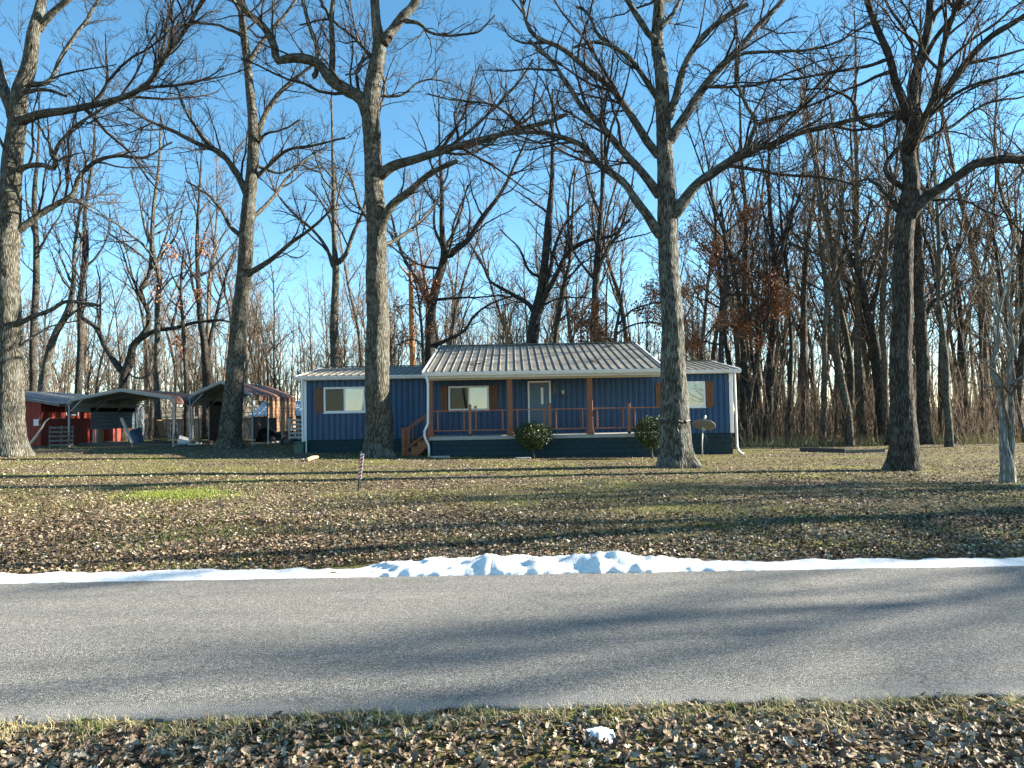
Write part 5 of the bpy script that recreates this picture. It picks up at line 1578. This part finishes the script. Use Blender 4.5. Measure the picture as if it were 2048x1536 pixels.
# far wood and undergrowth, too dense to count
def far_wood():
    rng = np.random.default_rng(9)
    sp = Soup()
    n = 460
    y = rng.uniform(80, 120, n); x = rng.uniform(-.85, .85, n) * y
    h = rng.uniform(10, 19, n)
    base = np.stack([x, y, ground(x, y) - .3], 1)
    p, r = grow(rng, base, np.stack([rng.normal(0, .05, n), rng.normal(0, .05, n), np.ones(n)], 1), h, rng.uniform(.08, .2, n), 6, .04, .02, .15)
    sp.add(*tubes(p, r, 4))
    a = kids(rng, p, r, h, 1.3, .15, 1, .7, .25, .28, .8, 4, .5, .014, .022)
    p2, r2 = grow(rng, a[0], a[1], a[2], a[3], 3, .12, .08, .5); sp.add(*tubes(p2, r2, 3))
    a = kids(rng, p2, r2, a[2], 1.3, .2, 1, .6, .2, .5, .4, 1.6, .7, .014, .016)
    p3, r3 = grow(rng, a[0], a[1], a[2], a[3], 2, .1, .05, .6); sp.add(*tubes(p3, r3, 3))
    tag(obj('far_forest', sp.mesh('far_forest'), M['twig_far']), 'grey-brown bare far wood closing the view behind the nearer trees', 'forest', kind='stuff')
    # saplings, brush and dead grass at the edge of the wood
    sp = Soup()
    n = 5200
    px = np.where(rng.random(n) < .62, rng.uniform(1480, 2100, n), rng.uniform(-40, 1480, n))
    y = np.where(px > 1480, rng.uniform(37, 58, n), rng.uniform(48, 66, n))
    x = (px - 1024) / FPX * y
    h = rng.gamma(2.2, .75, n) + .35
    base = np.stack([x, y, ground(x, y) - .05], 1)
    p, r = grow(rng, base, np.stack([rng.normal(0, .16, n), rng.normal(0, .16, n), np.ones(n)], 1), h, .006 + .004 * h, 4, .08, .03, .3)
    sp.add(*tubes(p, r, 3))
    a = kids(rng, p, r, h, 2.4, .25, 1, .6, .2, .35, .2, 1.2, .6, .02, .006)
    p2, r2 = grow(rng, a[0], a[1], a[2], a[3], 2, .12, .06, .5); sp.add(*tubes(p2, r2, 3))
    tag(obj('undergrowth', sp.mesh('undergrowth'), M['twig_far']), 'tangled brown saplings and brush along the edge of the wood', 'undergrowth', kind='stuff')
    n = 9000
    px = np.where(rng.random(n) < .75, rng.uniform(1480, 2100, n), rng.uniform(-40, 1480, n))
    y = np.where(px > 1480, 37 + rng.gamma(1.4, 3.0, n), rng.uniform(47, 60, n))
    x = (px - 1024) / FPX * y
    h = rng.uniform(.15, .7, n)
    b_ = np.stack([x, y, ground(x, y) - .02], 1)
    t_ = b_ + np.stack([rng.normal(0, .15, n), rng.normal(0, .15, n), h], 1)
    s_ = unit(np.stack([rng.normal(size=n), rng.normal(size=n), np.zeros(n)], 1)) * .012
    me = np_mesh('dead_grass', np.stack([b_ - s_, b_ + s_, t_], 1), None, np.arange(n * 3).reshape(n, 3), False)
    set_attr(me, 'tint', np.repeat(rng.uniform(.5, 1, n), 3))
    tag(obj('dead_grass', me, M['grass']), 'straw-coloured dead grass along the edge of the wood', 'grass', kind='stuff')
far_wood()

# fallen branch beside the barn
rng = np.random.default_rng(4)
c = og(62, 33.8, .05)
main = np.array([P(x, y, 33.8) for x, y in ((55, 893), (68, 878), (82, 858), (92, 842), (100, 836))])
q, u = resample(main, 16)
E = empty('fallen_branch', c, 'pale fallen branch propped in front of the red barn', 'branch')
obj('limb', np_mesh('limb', *tubes(q[None], np.linspace(.07, .02, 16)[None], 7)), M['pale_wood'], E)
sp, _ = crown_soup(rng, q[None], np.linspace(.07, .02, 16)[None], .6, False, 1.3)
tag(obj('crown', sp.mesh('crown'), M['grey_wood'], E), kind='stuff')

# twig clumps lying on the roof
for px, py, Y, lab in ((950, 728, 28.6, 'small clump of dead twigs on the left part of the porch roof'), (1192, 720, 28.8, 'small dark clump of twigs on the right part of the porch roof'), (1216, 693, 32.6, 'small clump of twigs with leaves near the porch roof ridge')):
    z = RZE + (Y - RYE) * sl + .05
    x = P(px, py, Y).x
    n = 9
    st = np.stack([x + rng.normal(0, .12, n), Y + rng.normal(0, .1, n), np.full(n, z)], 1)
    d = np.stack([rng.normal(size=n), rng.normal(size=n) * .6, rng.uniform(-.1, .35, n)], 1)
    p, r = grow(rng, st, d, rng.uniform(.25, .6, n), np.full(n, .012), 5, .2, 0, .4)
    V, Q = tubes(p - np.array([x, Y, z]), r, 4)
    o = tag(obj('twig_clump', np_mesh('twig_clump', V, Q), M['twig'], None, (x, Y, z)), lab, 'twigs')

# ------------------------------------------------------------------ leaf litter and grass
def leaf_template(kind):
    if kind == 2:      # lobed oak leaf, folded along the midrib
        ts = np.array([0, .16, .30, .48, .62, .78, 1.0])
        w = np.array([.02, .28, .11, .36, .14, .26, .0])
        mid = np.stack([ts - .5, 0 * ts, .16 * (ts - .5) ** 2 * 4 * .6], 1)
        L_ = mid + np.stack([.05 * np.sign(w - .15), w, .30 * w], 1)
        R_ = mid + np.stack([.05 * np.sign(w - .15), -w, .22 * w], 1)
        V = np.concatenate([mid, L_, R_])
        n = len(ts)
        Q = [(i, i + 1, n + i + 1, n + i) for i in range(n - 1)] + [(i + 1, i, 2 * n + i, 2 * n + i + 1) for i in range(n - 1)]
        return V, np.array(Q)
    if kind == 1:
        V = np.array([(-.5, 0, .10), (-.12, .0, 0), (.5, 0, .14), (-.2, .30, .12), (.18, .26, .06), (-.15, -.28, .05), (.2, -.30, .13)])
        return V, np.array([(0, 1, 3, 3), (1, 2, 4, 3), (1, 0, 5, 5), (2, 1, 5, 6)])
    V = np.array([(-.5, 0, .08), (0, .30, 0), (.5, 0, .12), (0, -.30, .04)])
    return V, np.array([(0, 3, 2, 1)])
def scatter(name, n, yr, kind, size, lift, tilt, label, seed, bias=1.0, turf=.5, xlim=None, keep=None, mean=.43):
    rng = np.random.default_rng(seed)
    V0, Q0 = leaf_template(kind)
    y = yr[0] + (yr[1] - yr[0]) * rng.random(n) ** bias
    x = rng.uniform(-1, 1, n) * (.74 * y + .4)
    f = noise2(x, y * 1.5, .42, 51) * .6 + noise2(x, y, 1.6, 52) * .4
    ok = rng.random(n) > turf * smooth(.46, .66, f)
    if keep is not None: ok &= keep(x, y)
    x, y = x[ok], y[ok]; n = len(x)
    z = ground(x, y) + rng.uniform(.2, 1, n) * lift
    s = rng.uniform(*size, n)
    yaw = rng.uniform(0, 2 * math.pi, n); ti = rng.normal(0, tilt, n); ro = rng.normal(0, tilt, n)
    flip = np.where(rng.random(n) < .35, -1.0, 1.0)
    curl = rng.uniform(.4, 2.6, n) * flip
    W = V0[None] * np.stack([s, s * rng.uniform(.75, 1.15, n), s * curl], 1)[:, None, :]
    def rot(W, a, i, j):
        c, s_ = np.cos(a)[:, None], np.sin(a)[:, None]
        A, B = W[..., i] * c - W[..., j] * s_, W[..., i] * s_ + W[..., j] * c
        W[..., i], W[..., j] = A, B
    rot(W, ti, 0, 2); rot(W, ro, 1, 2); rot(W, yaw, 0, 1)
    W = W + np.stack([x, y, z], 1)[:, None, :]
    m = len(V0)
    Q = (np.arange(n) * m)[:, None, None] + Q0[None]
    Q = Q.reshape(-1, 4)
    deg = Q[:, 2] == Q[:, 3]
    me = np_mesh(name, W.reshape(-1, 3), Q[~deg], Q[deg][:, :3], False)
    set_attr(me, 'tint', np.repeat(np.clip(rng.normal(mean, .24, n) + .35 * (noise2(x, y, 1.1, 91) - .5), 0, 1), m))
    return tag(obj(name, me, M['leaf']), label, 'leaves', kind='stuff')
on_verge = lambda x, y: y < near_edge(x) - .02
scatter('verge_leaves', 9500, (3.2, 4.5), 2, (.028, .074), .030, .48, 'curled dry oak leaves covering the near verge', 1, turf=.35, mean=.50, keep=lambda x, y: on_verge(x, y) & (np.random.default_rng(3).random(len(x)) > .55 * smooth(.30, .05, near_edge(x) - y)))
sn = lambda x, y: y > 8.42 + .35 * smooth(-2.4, -1.2, x) * smooth(3.0, 1.8, x)
scatter('yard_leaves', 46000, (8.4, 12.5), 1, (.028, .070), .025, .42, 'dry leaves strewn over the front lawn near the road', 2, 1.1, .45, keep=sn)
scatter('yard_leaves', 44000, (12.5, 19), 0, (.036, .075), .022, .40, 'dry leaves strewn over the middle of the lawn', 3, 1.1, .75)
scatter('yard_leaves', 36000, (19, 38), 0, (.05, .085), .02, .40, 'dry leaves strewn over the lawn around the trees and house', 4, 1.2, .75)

def blades(name, x, y, h, w, mat, tint, label, seed, lean=.5):
    rng = np.random.default_rng(seed)
    n = len(x)
    b_ = np.stack([x, y, ground(x, y) - .005], 1)
    az = rng.uniform(0, 2 * math.pi, n); le = np.abs(rng.normal(0, lean, n))
    dr = np.stack([np.cos(az), np.sin(az), np.zeros(n)], 1)
    m_ = b_ + dr * (h * le * .35)[:, None] + np.array([0, 0, 1]) * (h * .6)[:, None]
    t_ = b_ + dr * (h * le)[:, None] + np.array([0, 0, 1]) * (h * np.clip(1 - .4 * le, .15, 1))[:, None]
    s_ = unit(np.stack([-np.sin(az), np.cos(az), np.zeros(n)], 1)) * (w / 2)
    V = np.stack([b_ - s_, b_ + s_, m_ + s_ * .7, m_ - s_ * .7, t_], 1)
    k = np.arange(n)[:, None] * 5
    me = np_mesh(name, V, k + np.array([[0, 1, 2, 3]]), k + np.array([[3, 2, 4]]), False)
    set_attr(me, 'tint', np.repeat(tint, 5))
    return tag(obj(name, me, mat), label, 'grass', kind='stuff')
rng = np.random.default_rng(61)
# straw tufts along the road edge and through the verge
nt_ = 190
cx = rng.uniform(-3.6, 3.6, nt_); cy = near_edge(cx) - .03 - rng.gamma(.9, .15, nt_)
per = 40
sp_ = np.repeat(rng.uniform(.012, .07, nt_), per)
x = np.repeat(cx, per) + rng.normal(0, 1, nt_ * per) * sp_; y = np.repeat(cy, per) + rng.normal(0, .7, nt_ * per) * sp_
tn = np.repeat(np.where(rng.random(nt_) < .12, .22, .82), per) + rng.normal(0, .13, nt_ * per)
ok = y < near_edge(x) - .005
blades('verge_grass', x[ok], y[ok], rng.uniform(.02, .11, ok.sum()) * rng.uniform(.5, 1, ok.sum()), .004, M['grass'], np.clip(tn[ok], 0, 1), 'straw and green grass tufts along the near edge of the road', 62, 1.5)
n = 60000
y = 8.5 + 18 * rng.random(n) ** 1.15; x = rng.uniform(-1, 1, n) * (.73 * y + .3)
f = noise2(x, y * 1.5, .42, 51) * .6 + noise2(x, y, 1.6, 52) * .4
ok = (rng.random(n) < .25 + .75 * smooth(.42, .60, f)) & sn(x, y)
x, y = x[ok], y[ok]; n = len(x)
blades('lawn_grass', x, y, rng.uniform(.03, .075, n), .007, M['grass'], np.clip(rng.normal(.5, .28, n) - .42 * smooth(.45, .65, noise2(x, y, .35, 58)), 0, 1), 'short winter grass showing between the leaves on the lawn', 63, .8)
n = 7000
cx, cy = -7.15, 15.9
x = cx + rng.normal(0, .62, n); y = cy + rng.normal(0, .42, n) - .35 * (x - cx) * .35
blades('green_grass_patch', x, y, rng.uniform(.03, .07, n), .009, M['green_grass'], rng.random(n), 'bright green grass patch on the left of the lawn', 64, .6)
n = 2600
p = P(1452, 1060, 11.0)
x = p.x + rng.normal(0, .22, n); y = 10.95 + rng.normal(0, .09, n) - .2 * (x - p.x)
blades('moss_patch', x, y, rng.uniform(.012, .035, n), .010, M['moss'], rng.random(n), 'small yellow mossy patch on the lawn before the massive oak', 65, .5)
